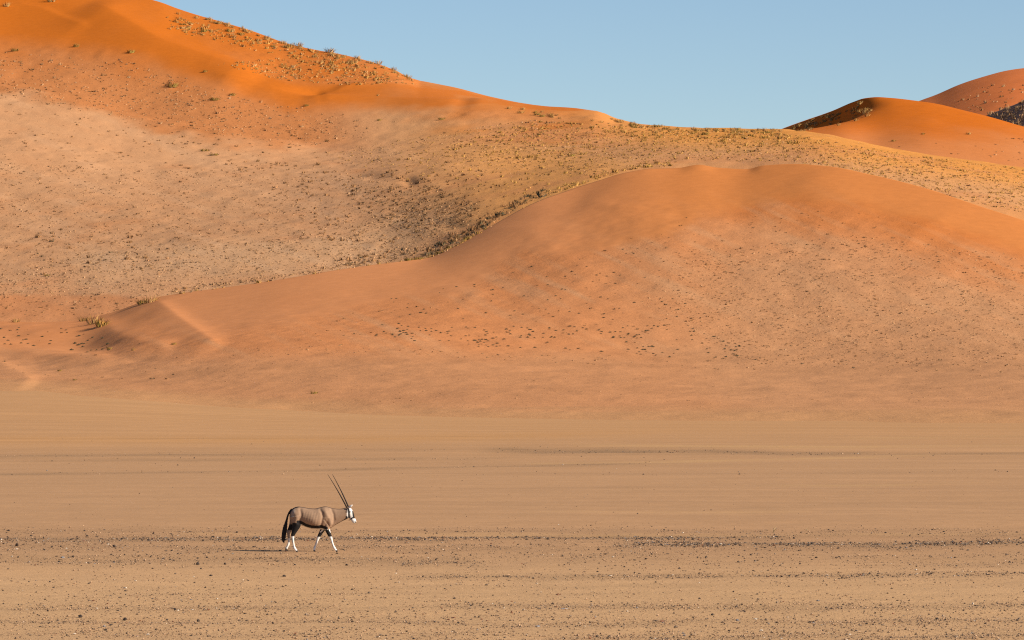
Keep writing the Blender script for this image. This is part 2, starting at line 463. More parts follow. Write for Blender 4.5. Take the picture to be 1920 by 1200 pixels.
def blur(a, n):
    for ax in (0, 1):
        c = np.cumsum(np.pad(a, [(n + 1, n) if i == ax else (0, 0) for i in (0, 1)], mode='edge'), axis=ax)
        a = (np.take(c, range(2*n+1, c.shape[ax]), axis=ax) - np.take(c, range(0, c.shape[ax] - 2*n - 1), axis=ax)) / (2*n+1)
    return a
smooth_top = blur(smooth_top, 10)
edge_n = fbm(high.X / 9, high.Y / 16, 47, 4)
smooth_c = sstep(.1, .95, smooth_top + .5 * edge_n)
drift = (1 - sstep(15, 100, high.PY - line(S_LINE, high.PX) + edge_n * 45)) * sstep(480, 660, high.PX) * (1 - sstep(1000, 1300, high.PX)) * .85
smooth_c = np.maximum(smooth_c, drift)
veg_h = 1 - smooth_top
dz += frontm * veg_h * fbm(high.X / 4.0, high.Y / 6, 45, 3) * .22
high.Z = high.Z + dz
high.refresh()

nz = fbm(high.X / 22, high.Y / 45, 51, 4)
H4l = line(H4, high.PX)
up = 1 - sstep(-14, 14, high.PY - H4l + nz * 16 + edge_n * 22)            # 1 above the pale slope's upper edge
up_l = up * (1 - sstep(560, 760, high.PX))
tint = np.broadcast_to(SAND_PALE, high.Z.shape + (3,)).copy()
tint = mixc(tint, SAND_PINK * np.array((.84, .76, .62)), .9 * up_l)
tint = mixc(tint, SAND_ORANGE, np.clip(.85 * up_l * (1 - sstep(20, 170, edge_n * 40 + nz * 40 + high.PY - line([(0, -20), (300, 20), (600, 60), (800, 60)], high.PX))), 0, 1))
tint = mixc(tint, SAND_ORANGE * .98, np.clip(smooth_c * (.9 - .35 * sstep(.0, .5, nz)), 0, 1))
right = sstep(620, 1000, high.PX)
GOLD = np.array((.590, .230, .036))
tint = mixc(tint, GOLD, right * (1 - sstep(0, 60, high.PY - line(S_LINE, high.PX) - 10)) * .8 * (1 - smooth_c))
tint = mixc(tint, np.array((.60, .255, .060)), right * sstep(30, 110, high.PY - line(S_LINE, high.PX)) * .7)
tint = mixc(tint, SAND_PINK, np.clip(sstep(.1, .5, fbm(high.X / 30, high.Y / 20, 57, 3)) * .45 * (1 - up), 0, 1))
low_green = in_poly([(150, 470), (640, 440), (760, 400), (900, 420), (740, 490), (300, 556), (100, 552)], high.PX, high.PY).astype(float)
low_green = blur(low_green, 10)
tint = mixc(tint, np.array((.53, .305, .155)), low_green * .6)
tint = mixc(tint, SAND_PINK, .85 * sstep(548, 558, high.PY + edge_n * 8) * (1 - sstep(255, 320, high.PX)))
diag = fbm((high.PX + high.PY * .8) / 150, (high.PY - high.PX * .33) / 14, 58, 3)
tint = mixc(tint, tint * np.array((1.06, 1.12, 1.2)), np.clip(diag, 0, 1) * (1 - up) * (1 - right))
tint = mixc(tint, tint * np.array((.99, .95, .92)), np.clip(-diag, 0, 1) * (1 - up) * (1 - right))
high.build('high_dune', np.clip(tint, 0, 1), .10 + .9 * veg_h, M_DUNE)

# --- far orange dune behind the saddle
F_SKY = [(1200, 330), (1380, 275), (1440, 252), (1470, 240), (1500, 229), (1560, 208), (1600, 191), (1622, 184), (1645, 182), (1670, 183.5), (1715, 188.5), (1760, 196), (1800, 206), (1850, 218), (1920, 238), (2050, 275), (2400, 360)]
F_RIM = [(1200, 345), (1380, 290), (1440, 266), (1480, 250), (1520, 244), (1560, 237), (1600, 226), (1640, 211), (1680, 202), (1720, 201), (1800, 215), (1920, 246), (2050, 285), (2400, 370)]
px_f = np.arange(1200, 2400, 2.5)
fsY = line([(1200, 1400), (1480, 1352), (1560, 1324), (1610, 1306), (1650, 1297), (1720, 1291), (1920, 1268), (2400, 1210)], px_f)
fsZ = zof(line(F_SKY, px_f), fsY)
frY = line([(1200, 1225), (1480, 1258), (1560, 1268), (1640, 1276), (1720, 1277), (1800, 1268), (1920, 1246), (2400, 1180)], px_f)
frZ = zof(line(F_RIM, px_f), frY)
hollow = 1 - sstep(1560, 1680, px_f)                       # behind the lit shoulder the ground dips before the shaded flank climbs
dpY = frY + (fsY - frY) * (.5 + .12 * hollow)
dpZ = frZ + (fsZ - frZ) * (.55 - .50 * hollow)
lowY = np.full_like(px_f, 1120.); lowZ = zof(line([(1200, 420), (1500, 320), (1700, 310), (1920, 330), (2400, 440)], px_f), lowY)
b0Y = np.full_like(px_f, 960.); b0Z = zof(line([(1200, 520), (1500, 420), (1920, 420), (2400, 520)], px_f), b0Y)
Yk = np.stack([b0Y, lowY, frY, dpY, fsY, fsY + 50, fsY + 160], 1)
Zk = np.stack([b0Z, lowZ, frZ, dpZ, fsZ, fsZ - 25, fsZ - 70], 1)
kf = np.hanning(31); kf /= kf.sum()
for q in range(4):
    Zk[:, q] = np.convolve(np.pad(Zk[:, q], 15, mode='edge'), kf, 'valid')
    Yk[:, q] = np.convolve(np.pad(Yk[:, q], 15, mode='edge'), kf, 'valid')
far = Dune(px_f, Yk, Zk, 4, [20, 60, 24, 30, 12, 4])
far.Z = far.Z + (np.arange(far.Y.shape[1]) < far.crest_i)[None, :] * (fbm(far.X / 30, far.Y / 40, 61, 3) * .3)
far.refresh()
nz = fbm(far.X / 25, far.Y / 50, 63, 3)
tint = mixc(SAND_ORANGE, SAND_PINK, sstep(225, 300, far.PY + nz * 25) * .8)
far.build('far_dune', tint * np.array((1, .96, .9)), .15 + .6 * sstep(240, 290, far.PY), M_FAR)

# --- farthest red dune on the right, and the shaded scrub hump before it
G_SKY = [(1560, 300), (1660, 224), (1700, 198), (1730, 187), (1750, 180), (1800, 158), (1850, 141), (1890, 131), (1920, 126.5), (2000, 120), (2200, 150), (2400, 200)]
px_g = np.arange(1560, 2400, 4)
gY = np.full_like(px_g, 1750., dtype=float); gZ = zof(line(G_SKY, px_g), gY)
gl = zof(line([(1560, 380), (1750, 270), (1920, 225), (2400, 260)], px_g), 1560.)
g0 = zof(420, 1400.)
Yk = np.stack([gY - 350, gY - 190, gY - 60, gY, gY + 60, gY + 300], 1)
Zk = np.stack([np.full_like(gY, g0), gl, gl + (gZ - gl) * .72, gZ, gZ - 20, gZ - 110], 1)
farr = Dune(px_g, Yk, Zk, 3, [10, 30, 30, 8, 6])
farr.Z = farr.Z + fbm(farr.X / 40, farr.Y / 40, 71, 3) * .7
farr.refresh()
SAND_RED = np.array((.580, .160, .043))
tint = np.broadcast_to(SAND_RED, farr.Z.shape + (3,)) * (1 + .1 * fbm(farr.X / 30, farr.Y / 40, 73, 3))[..., None]
farr.build('farthest_dune', tint, .5 * np.ones_like(farr.Z), M_FAR)

px_s = np.arange(1780, 2350, 3)
su = line([(1780, 262), (1815, 236), (1845, 219), (1870, 207), (1900, 196), (1930, 184), (1990, 166), (2080, 176), (2350, 250)], px_s)
sYy = line([(1780, 1450), (1870, 1418), (1950, 1395), (2050, 1385), (2350, 1385)], px_s); sZz = zof(su, sYy)
Yk = np.stack([sYy - 90, sYy - 30, sYy, sYy + 60], 1)
Zk = np.stack([sZz - 16, sZz - 6, sZz, sZz - 20], 1)
hump = Dune(px_s, Yk, Zk, 2, [12, 24, 10])
hump.Z = hump.Z + fbm(hump.X / 6, hump.Y / 8, 77, 3) * .5
hump.refresh()
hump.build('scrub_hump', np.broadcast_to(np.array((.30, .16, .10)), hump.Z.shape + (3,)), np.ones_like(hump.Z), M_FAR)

# --- the gravel plain: one sheet, fine where it is seen, running out to the horizon
xs = np.concatenate([[-9000, -4000, -1800, -800, -400, -200, -120], np.arange(-70, 70.01, .34), [120, 200, 400, 800, 1800, 4000, 9000]])
ys = np.concatenate([[-3000, -800, -200, 0, 30, 55], np.arange(70, 135, .20), np.arange(135, 330, .60), np.arange(330, 640, 4), [800, 1200, 2000, 4000, 9000, 15000]])
PXg, PYg = np.meshgrid(xs, ys, indexing='ij')
def plain_z(x, y):
    m = sstep(58, 75, y) * (1 - sstep(420, 640, y)) * (1 - sstep(60, 110, np.abs(x)))
    z = .055 * fbm(x / 6, y / 3.2, 81, 3) + .12 * fbm(x / 40, y / 17, 85, 2)
    z = z + .02 * fbm(x / 1.1, y / .9, 83, 2) * (1 - sstep(140, 200, y))
    yy = np.maximum(y, 60.)
    c = np.clip(960 + x / yy * FPX, -700, 2600)                # the pan tilts up a little towards the dune foot
    fy = line(N_FOOT_Y, c); fz = np.maximum(zof(line(N_FOOT, c), fy), 0)
    t = np.clip((y - 215) / (fy - 215), 0, 1) ** 1.6
    return m * z * (1 - .7 * np.clip(t, 0, 1)) - .03 + fz * t * (1 - sstep(640, 900, y)) - 1.2 * sstep(560, 640, y)
Zg = plain_z(PXg, PYg)
def prow(Y): return HOR + EYE * FPX / np.maximum(Y, 20)
def pcol(X, Y): return 960 + X / np.maximum(Y, 20) * FPX

# gravel bands: (row line, half thickness in rows, strength, along-range)
BANDS = [([(-300, 1012), (0, 1010), (640, 1008), (1000, 1004), (1250, 1003), (1600, 1000)], 8.5, .75, (-300, 1560)),
         ([(-300, 1012), (0, 1010), (640, 1008), (1000, 1004), (1250, 1004), (1500, 1001)], 3.5, 1.1, (-300, 1450)),
         ([(900, 1022), (1200, 1017), (1500, 1017), (1920, 1012), (2300, 1010)], 9.5, .75, (1080, 2300)),
         ([(900, 1022), (1200, 1018), (1500, 1017), (1920, 1013), (2300, 1010)], 4, 1.1, (1130, 2300)),
         ([(-300, 1026), (640, 1024), (1000, 1022)], 10, .55, (-300, 1150)),
         ([(-300, 1050), (200, 1050), (640, 1049), (900, 1052)], 9, .6, (-300, 960)),
         ([(640, 1078), (1100, 1079), (1500, 1077), (1920, 1074), (2300, 1072)], 4.5, .62, (700, 2300)),
         ([(900, 1046), (1300, 1042), (1920, 1044)], 14, .28, (860, 2100)),
         ([(-300, 992), (640, 993), (1200, 991), (1920, 996), (2300, 996)], 8, .38, (-300, 2300)),
         ([(-300, 1136), (300, 1137), (640, 1135)], 5, .4, (-300, 700)),
         ([(700, 1134), (1100, 1132), (1500, 1135), (1920, 1130)], 5, .48, (760, 2100)),
         ([(-300, 1155), (600, 1156), (1000, 1164), (1400, 1157), (2200, 1156)], 5, .42, (-300, 2200)),
         ([(900, 1188), (1300, 1188), (1700, 1186), (2200, 1184)], 4.5, .42, (1000, 2200)),
         ([(-300, 1180), (600, 1184)], 6, .18, (-300, 700)),
         ([(-300, 856), (0, 853), (330, 849), (620, 850)], 3.2, .55, (-300, 650)),
         ([(0, 861), (300, 859), (640, 857), (860, 856), (1000, 852)], 2.2, .42, (0, 1010)),
         ([(860, 842), (1050, 844), (1250, 845), (1500, 848), (1650, 850)], 4.0, .85, (860, 1700)),
         ([(1350, 851), (1700, 850), (1920, 848), (2300, 846)], 2.6, .6, (1450, 2300)),
         ([(-300, 890), (0, 888), (330, 885), (640, 879), (960, 872), (1300, 866)], 2.0, .55, (-300, 1320)),
         ([(640, 843), (860, 843)], 1.6, .3, (600, 900)),
         ([(-300, 935), (400, 933), (700, 930)], 2.0, .10, (-300, 700)),
         ([(1200, 890), (1920, 883)], 2.0, .16, (1100, 2000)),
         ([(200, 826), (700, 822), (1000, 816)], 1.4, .22, (150, 1050)),
         ([(1400, 816), (1920, 815)], 1.2, .25, (1350, 2000))]
def band_density(px, py):
    s = np.zeros(np.shape(px))
    for pts, w, a, (x0, x1) in BANDS:
        c = line(pts, px) + 2.2 * w / 5 * fbm(px / 130, np.full(np.shape(px), x0 * .37 + w), 95, 3) * np.where(w > 3.5, 1.3, .5)
        e = sstep(x0, x0 + 120, px) * (1 - sstep(x1 - 120, x1, px))
        s = np.maximum(s, a * e * np.exp(-((py - c) / w) ** 2))
    return s
pxg, pyg = pcol(PXg, PYg), prow(PYg)
bd = band_density(pxg, pyg)
# what the plain is made of: tan sand near, warmer blown sand towards the dunes, dark gravel in the bands, straw-coloured stubble lines
T_NEAR = np.array((.415, .232, .115)); T_FAR = np.array((.450, .240, .106)); T_GRAV = np.array((.20, .125, .070))
tint = mixc(T_NEAR, T_FAR, sstep(180, 300, PYg))
tint = mixc(tint, np.array((.490, .292, .145)), 1 - sstep(92, 122, PYg))      # paler grit close to the viewer
tint = mixc(tint, np.array((.49, .24, .082)), .4 * np.exp(-((pyg - line([(0, 828), (500, 827), (960, 818), (1300, 806)], pxg)) / 8) ** 2) * (1 - sstep(900, 1400, pxg)))
farband = sstep(150, 190, PYg)
tint = mixc(tint, T_GRAV, np.clip(bd * (.46 + .26 * farband), 0, 1) * np.clip(.75 + .5 * fbm(PXg / 3, PYg / 2, 87, 3), 0, 1))
STRAW = np.array((.52, .310, .130))
for pts, w, a, (x0, x1) in [([(1080, 836), (1500, 838), (1800, 835), (2100, 832)], 2.4, .8, (1050, 2200)), ([(1000, 866), (1280, 863), (1600, 857), (1760, 852)], 2.0, .8, (950, 1780)),
                            ([(1600, 822), (1920, 815), (2100, 813)], 2.2, .7, (1560, 2200)), ([(-300, 998), (640, 996), (1300, 998), (1920, 998)], 3, .45, (300, 2200)),
                            ([(1400, 906), (1640, 905), (1900, 900)], 1.6, .7, (1400, 1900)), ([(1000, 958), (1300, 956), (1500, 956)], 2.5, .4, (950, 1550))]:
    c = line(pts, pxg); e = sstep(x0, x0 + 80, pxg) * (1 - sstep(x1 - 80, x1, pxg))
    tint = mixc(tint, STRAW, .5 * a * e * np.clip(.7 + .9 * fbm(PXg / 5, PYg / 2, 88, 3), 0, 1) * np.exp(-((pyg - c) / w) ** 2))
tint = tint * (1 + .07 * fbm(PXg / 25, PYg / 2.0, 89, 4))[..., None]
nu, nv = PXg.shape
idx = np.arange(nu * nv).reshape(nu, nv)
faces = np.stack([idx[:-1, :-1], idx[1:, :-1], idx[1:, 1:], idx[:-1, 1:]], -1).reshape(-1, 4)
me = mesh_np('gravel_plain', np.stack([PXg, PYg, Zg], -1).reshape(-1, 3), faces, tint.reshape(-1, 3), (.17 + .40 * (1 - sstep(88, 125, PYg)) + .35 * np.clip(bd, 0, 1)).reshape(-1), True, M_PLAIN)
link('gravel_plain', me, 'structure')

def plain_place(px, py):
    y = EYE * FPX / (py - HOR)
    x = (px - 960) / FPX * y
    return np.stack([x, y, plain_z(x, y)], 1)

# ------------------------------------------------------------------ stones
PHI = (1 + 5 ** .5) / 2
ICO_V = np.array([(-1, PHI, 0), (1, PHI, 0), (-1, -PHI, 0), (1, -PHI, 0), (0, -1, PHI), (0, 1, PHI), (0, -1, -PHI), (0, 1, -PHI), (PHI, 0, -1), (PHI, 0, 1), (-PHI, 0, -1), (-PHI, 0, 1)], float) / math.hypot(1, PHI)
ICO_F = np.array([(0, 11, 5), (0, 5, 1), (0, 1, 7), (0, 7, 10), (0, 10, 11), (1, 5, 9), (5, 11, 4), (11, 10, 2), (10, 7, 6), (7, 1, 8), (3, 9, 4), (3, 4, 2), (3, 2, 6), (3, 6, 8), (3, 8, 9), (4, 9, 5), (2, 4, 11), (6, 2, 10), (8, 6, 7), (9, 8, 1)])
OCT_V = np.array([(1, 0, 0), (-1, 0, 0), (0, 1, 0), (0, -1, 0), (0, 0, 1), (0, 0, -1)], float)
OCT_F = np.array([(0, 2, 4), (2, 1, 4), (1, 3, 4), (3, 0, 4), (2, 0, 5), (1, 2, 5), (3, 1, 5), (0, 3, 5)])
STONE_COL = [np.array(c) for c in ((.045, .030, .022), (.07, .045, .03), (.10, .065, .042), (.17, .115, .075), (.30, .21, .14), (.55, .45, .34), (.22, .20, .19), (.20, .075, .035))]
STONE_P = np.array((.20, .22, .20, .17, .12, .035, .03, .05)); STONE_P /= STONE_P.sum()

def scatter_mass(name, bv, bf, pts, scale, cols, mat, squash=.65, sink=.25, jitter=.28, smooth=False):
    """one mesh holding many small uneven lumps"""
    n = len(pts); k = len(bv)
    v = np.repeat(bv[None], n, 0) * (1 + rng.uniform(-jitter, jitter, (n, k, 1)))
    v *= scale[:, None, None] * np.stack([rng.uniform(.75, 1.35, n), rng.uniform(.7, 1.2, n), rng.uniform(.75, 1.25, n) * squash], 1)[:, None, :]
    a = rng.uniform(0, 6.283, n); ca, sa = np.cos(a)[:, None], np.sin(a)[:, None]
    x, y = v[..., 0] * ca - v[..., 1] * sa, v[..., 0] * sa + v[..., 1] * ca
    v = np.stack([x, y, v[..., 2]], -1) + pts[:, None, :]
    v[..., 2] += (scale * squash * (1 - 2 * sink))[:, None]
    f = bf[None] + (np.arange(n) * k)[:, None, None]
    me = mesh_np(name, v.reshape(-1, 3), f.reshape(-1, 3), np.repeat(cols, k, 0), None, smooth, mat)
    return link(name, me, 'stuff')

# gravel mass: band-following plus an even scatter of fine grit over the near ground
def sample_rows(n, py0, py1, dens):
    px = rng.uniform(-120, 2040, n); py = rng.uniform(py0, py1, n)
    keep = rng.uniform(0, 1, n) < dens(px, py)
    return px[keep], py[keep]
gx, gy = [], []
a, b = sample_rows(360000, 975, 1215, lambda x, y: band_density(x, y) * np.clip(.65 + .9 * fbm(x / 60, y / 9, 91, 3), .05, 1) * .75)
gx.append(a); gy.append(b)
a, b = sample_rows(150000, 985, 1215, lambda x, y: (.12 + .30 * sstep(1050, 1200, y)) * np.clip(.6 + .8 * fbm(x / 220, y / 14, 93, 3), .08, 1))
gx.append(a); gy.append(b)
a, b = sample_rows(26000, 822, 985, lambda x, y: np.clip(band_density(x, y) * .8 + .05 * np.clip(.5 + 1.4 * fbm(x / 180, y / 9, 97, 3), 0, 1.5), 0, 1))
gx.append(a); gy.append(b)
gx = np.concatenate(gx); gy = np.concatenate(gy)
gp = plain_place(gx, gy)
gs = np.clip(rng.lognormal(math.log(.0135), .42, len(gx)), .006, .036) * np.where(gy < 900, 1.5, 1) * (1 + .3 * sstep(.4, .9, band_density(gx, gy)))
gc = np.array(STONE_COL)[rng.choice(len(STONE_COL), len(gx), p=STONE_P)]
bdg = band_density(gx, gy)
fine = rng.uniform(0, 1, len(gx)) < np.where(bdg > .6, .2, np.where(gs < .021, .9, .68))
gc = np.where(fine[:, None], np.array((.40, .245, .135)) * rng.uniform(.55, 1.12, (len(gx), 1)), gc)
scatter_mass('gravel', OCT_V, OCT_F, gp, gs, gc, M_STONE)

def stone_mesh(name, seed, col, squash):
    r = np.random.default_rng(seed)
    bm = bmesh.new()
    bmesh.ops.create_icosphere(bm, subdivisions=1, radius=1)
    k = [(Vector(r.normal(size=3)).normalized(), r.uniform(.5, .95)) for _ in range(6)]
    for v in bm.verts:
        for d, c in k:                                      # chip flat faces off
            t = v.co.dot(d)
            if t > c: v.co -= d * (t - c)
        v.co.x *= 1.25; v.co.z *= squash
        v.co.z += squash * .55
    vv = np.array([v.co[:] for v in bm.verts]); ff = np.array([[v.index for v in f.verts] for f in bm.faces])
    bm.free()
    return mesh_np(name, vv, ff, np.broadcast_to(col, (len(vv), 3)), None, False, M_STONE)
dark_stones = [stone_mesh('dark_stone', 200 + i, STONE_COL[i % 3], .55 + .1 * (i % 4)) for i in range(8)]
pale_stones = [stone_mesh('pale_stone', 230 + i, np.array((.60, .48, .35)) * (1 - .08 * i), .6) for i in range(4)]
grey_stones = [stone_mesh('grey_stone', 240 + i, np.array((.20, .19, .19)) * (1 + .15 * i), .55) for i in range(3)]
red_stones = [stone_mesh('red_stone', 250 + i, np.array((.24, .085, .04)), .4) for i in range(2)]

def third(x, words=('left', 'middle', 'right')):
    return words[0] if x < 640 else words[1] if x < 1280 else words[2]

def put(name, me, p, s, rz, label, cat, group=None, rx=0, ry=0):
    o = bpy.data.objects.new(name, me)
    C.objects.link(o)
    o.location = p; o.scale = (s, s, s) if np.isscalar(s) else s; o.rotation_euler = (rx, ry, rz)
    return tag(o, label, cat, group)

# stones that stand out, each where it lies
KEY_STONES = [  # row/col on the plain, half width in photo px, kind, label
    (215, 1024, 4.5, 'd', 'upright dark brown stone above the main gravel band, under the near dune'),
    (118, 1045, 4.5, 'g', 'grey stone with a dark shaded side in the gravel, leftmost grey stone'),
    (32, 1023, 4.5, 'd', 'upright brown stone near the left edge, just below the gravel band'),
    (235, 1099, 4.5, 'p', 'pale buff stone lit on its right side on bare sand'),
    (254, 1088, 2.8, 'p', 'small white stone on bare sand just above the pale buff one'),
    (150, 1150, 5.0, 'd', 'broad brown stone lying among fine grit, low on the left'),
    (234, 1152, 4.0, 'd', 'slanting dark sliver of stone standing on edge, low on the left'),
    (198, 1173, 3.6, 'd', 'dark pyramid shaped stone near the lower left of the plain'),
    (371, 1057, 3.8, 'd', 'pointed black stone standing in grit, left of the antelope'),
    (422, 1056, 3.0, 'd', 'small pointed black stone between the antelope and a taller pointed one'),
    (395, 1074, 4.0, 'd', 'black stone on smooth sand below and left of the antelope'),
    (533, 1076, 4.0, 'd', 'black stone on smooth sand right below the antelope tail'),
    (328, 1139, 3.6, 'd', 'dark curved stone low on the plain, below and left of the antelope'),
    (372, 1153, 4.5, 'd', 'long dark stone low on the plain with grit around it'),
    (424, 1172, 4.0, 'r', 'flat rust red stone low on the plain below the antelope'),
    (449, 1177, 3.6, 'd', 'black stone next to the flat rust red one'),
    (692, 1109, 3.6, 'd', 'black stone alone on sand, below and right of the antelope'),
    (850, 1149, 6.0, 'r', 'wide flat rust red stone on the lower middle of the plain'),
    (1008, 1167, 6.5, 'g', 'wide flat grey stone at the bottom middle of the plain'),
    (1058, 1137, 7.0, 'g', 'wide flat grey stone in a dark grit streak at lower middle'),
    (1336, 1145, 3.6, 'd', 'round black stone low on the right, upper left of the grey one'),
    (1383, 1155, 4.6, 'g', 'blue grey stone with a black shaded side low on the right'),
    (1417, 1153, 4.6, 'p', 'cream and rust stone just right of the blue grey one'),
    (1379, 1119, 2.4, 'p', 'small white stone on bare sand at the lower right'),
    (1824, 1128, 3.2, 'p', 'white stone on grit near the right edge'),
    (1757, 1154, 3.8, 'd', 'dark slab of stone at the lower right of the plain'),
    (1908, 1154, 3.6, 'd', 'black stone by the right edge, low on the plain'),
    (1106, 1189, 4.0, 'r', 'reddish black stone at the bottom edge of the middle'),
    (1241, 1157, 4.6, 'r', 'rust brown stone at the lower right of centre'),
    (1523, 1016, 4.4, 'd', 'largest black stone of the right gravel band'),
    (1893, 1048, 3.4, 'd', 'black stone alone on sand below the right gravel band'),
    (1055, 1040, 3.2, 'd', 'black stone above another black stone at centre, below the gravel band'),
    (1122, 1027, 3.2, 'd', 'black stone hard under the gravel band right of centre'),
]
for (x, y, hw, kd, lab) in KEY_STONES:
    p = plain_place(np.array([x], float), np.array([y + 1.0]))[0]
    s = hw / FPX * p[1]
    src = {'d': dark_stones, 'p': pale_stones, 'g': grey_stones, 'r': red_stones}[kd]
    flat = .5 if 'flat' in lab or 'wide' in lab else (1.5 if 'upright' in lab or 'pointed' in lab or 'edge' in lab else 1.0)
    nm = {'d': 'dark_stone', 'p': 'pale_stone', 'g': 'grey_stone', 'r': 'red_stone'}[kd]
    put(nm, random.choice(src), p, (s * .85, s * .85, s * flat), random.uniform(0, 6.28), lab, 'stone', None)
used = [(k[0], k[1]) for k in KEY_STONES]
n_rand = 0
while n_rand < 265:
    x = random.uniform(0, 1920); y = random.choice([random.uniform(985, 1080), random.uniform(1000, 1060), random.uniform(1060, 1198)])
    d = float(band_density(np.array([x]), np.array([y]))[0])
    if random.random() > .18 + .8 * d or (515 < x < 660 and y < 1040) or any(abs(x - a) < 9 and abs(y - b) < 5 for a, b in used): continue
    used.append((x, y)); n_rand += 1
    p = plain_place(np.array([x]), np.array([y]))[0]
    s = random.uniform(1.5, 2.9) / FPX * p[1]
    where = ('in the gravel band level with the antelope' if y < 1028 else 'on the sand just below the main gravel band' if y < 1092 else 'in the pale grit along the bottom edge') + ', ' + third(x) + ' third'
    if random.random() < .82:
        put('dark_stone', random.choice(dark_stones), p, s, random.uniform(0, 6.28), 'small dark stone ' + where, 'stone', 'small dark stones ' + where)
    else:
        put('pale_stone', random.choice(pale_stones), p, s * .85, random.uniform(0, 6.28), 'small pale stone ' + where, 'stone', 'small pale stones ' + where)

# ------------------------------------------------------------------ grass tufts and dwarf shrubs
STRAWC = [np.array(c) for c in ((.68, .40, .16), (.64, .36, .12), (.60, .33, .10), (.56, .29, .07))]
GREENC = [np.array(c) for c in ((.30, .21, .05), (.40, .26, .06))]
SHRUBC = [np.array(c) for c in ((.10, .085, .045), (.13, .10, .05), (.09, .09, .06), (.16, .12, .06))]

def tuft_proto(nb, seed, spread, lean, w0, two=True):
    """blades from a common foot; unit height. returns verts, tri faces"""
    r = np.random.default_rng(seed)
    V, F = [], []
    for i in range(nb):
        a = r.uniform(0, 6.283); rad = spread * math.sqrt(r.uniform(0, 1)) * .55
        bx, by = rad * math.cos(a), rad * math.sin(a)
        out = r.uniform(.1, 1) * lean
        h = r.uniform(.55, 1.0) * (1 - .35 * out / max(lean, .01))
        a2 = a + r.normal(0, .5)
        tx, ty = bx + out * math.cos(a2), by + out * math.sin(a2)
        pa = a2 + math.pi / 2 + r.normal(0, .6); w = w0 * r.uniform(.7, 1.3)
        dx, dy = math.cos(pa) * w, math.sin(pa) * w
        n = len(V)
        if two:
            mx, my, mz = bx + (tx - bx) * .42, by + (ty - by) * .42, h * .62
            V += [(bx - dx, by - dy, -.05), (bx + dx, by + dy, -.05), (mx + dx * .8, my + dy * .8, mz), (mx - dx * .8, my - dy * .8, mz), (tx, ty, h)]
            F += [(n, n + 1, n + 2), (n, n + 2, n + 3), (n + 3, n + 2, n + 4)]
        else:
            V += [(bx - dx, by - dy, -.05), (bx + dx, by + dy, -.05), (tx, ty, h)]
            F += [(n, n + 1, n + 2)]
    return np.array(V), np.array(F)

def tuft_mesh(name, nb, seed, spread, lean, w0, cols):
    v, f = tuft_proto(nb, seed, spread, lean, w0)
    r = np.random.default_rng(seed + 1)
    c = np.repeat(np.array(cols)[r.integers(0, len(cols), nb)] * r.uniform(.75, 1.2, (nb, 1)), 5, 0)
    me = mesh_np(name, v, f, c, None, False, M_GRASS)
    soft_normals(me, v * np.array((1.0, 1.0, .3)) + np.array((0, 0, .7)))
    return me

big_tufts = [tuft_mesh('grass_tuft', 46, 300 + i, .7, .7, .024, STRAWC) for i in range(5)]
green_tufts = [tuft_mesh('green_grass_tuft', 60, 320 + i, .85, .75, .03, GREENC + STRAWC[3:]) for i in range(4)]

def shrub_mesh(name, seed, cols, straw=0):
    """low cushion: leaf-sized faces through a dome, bare twigs at the foot"""
    r = np.random.default_rng(seed)
    V, F, Cc = [], [], []
    for i in range(70):
        d = r.normal(size=3); d[2] = abs(d[2]); d /= np.linalg.norm(d)
        p = d * r.uniform(.55, 1.0) * np.array((1, 1, .8))
        t = r.normal(size=3); t /= np.linalg.norm(t); b = np.cross(d, t); b /= np.linalg.norm(b) + 1e-6
        s = r.uniform(.22, .42); n = len(V)
        V += list(np.array([p - b * s * .5, p + b * s * .5, p + t * s * 1.6])); F.append((n, n + 1, n + 2))
        c = cols[r.integers(0, len(cols))] * r.uniform(.7, 1.25); Cc += [c] * 3
    for i in range(14):
        a = r.uniform(0, 6.283); n = len(V); w = .03
        e = np.array((math.cos(a) * .7, math.sin(a) * .7, r.uniform(.3, .8)))
        q = np.array((-math.sin(a), math.cos(a), 0)) * w
        V += list(np.array([-q, q, e])); F.append((n, n + 1, n + 2)); Cc += [np.array((.16, .11, .07))] * 3
    return mesh_np(name, np.array(V), np.array(F), np.array(Cc), None, False, M_GRASS)
shrubs = [shrub_mesh('dwarf_shrub', 340 + i, SHRUBC) for i in range(6)]

def seat(d, x, y):
    p, ok = d.place(np.array([x], float), np.array([y], float))
    return p[0] if ok[0] else None

def tuft_at(d, x, y, hpx, label, cat='grass tuft', group=None, green=False, wide=1.0):
    """hpx: height in photo px"""
    p = seat(d, x, y)
    if p is None: return None
    s = hpx / FPX * p[1]
    me = random.choice(green_tufts if green else big_tufts)
    return put('green_grass_tuft' if green else 'grass_tuft', me, p - np.array((0, 0, .03)), (s * wide, s * wide, s), random.uniform(0, 6.28), label, cat, group)

# tufts that stand out
tuft_at(near, 176, 607, 24, 'big shaggy grass tuft with a long dark shadow on the left sand hummock', wide=1.3)
tuft_at(near, 190, 612, 20, 'second shaggy tuft joined to the right end of the shadowed left tuft', wide=1.2, green=True)
tuft_at(near, 158, 602, 12, 'low straw tuft behind the big shaggy one on the left hummock', wide=1.8)
tuft_at(near, 281, 567, 20, 'shaggy grass tuft where the near dune crest starts to climb', wide=1.3)
tuft_at(near, 266, 570, 14, 'dark rooted tuft beside the one where the near dune crest starts', green=True, wide=1.2)
tuft_at(near, 30, 604, 11, 'small tuft with a shadow streak at the far left of the hummocks', wide=1.5)
tuft_at(near, 250, 657, 9, 'thin yellow tuft on the sand right of the dark bowl', wide=.9)
tuft_at(near, 205, 655, 8, 'dark tuft on the right rim of the sand bowl', green=True, wide=1.2)
tuft_at(near, 326, 646, 6, 'lone olive tuft below the ridge on the left sand slope', green=True, wide=1.5)
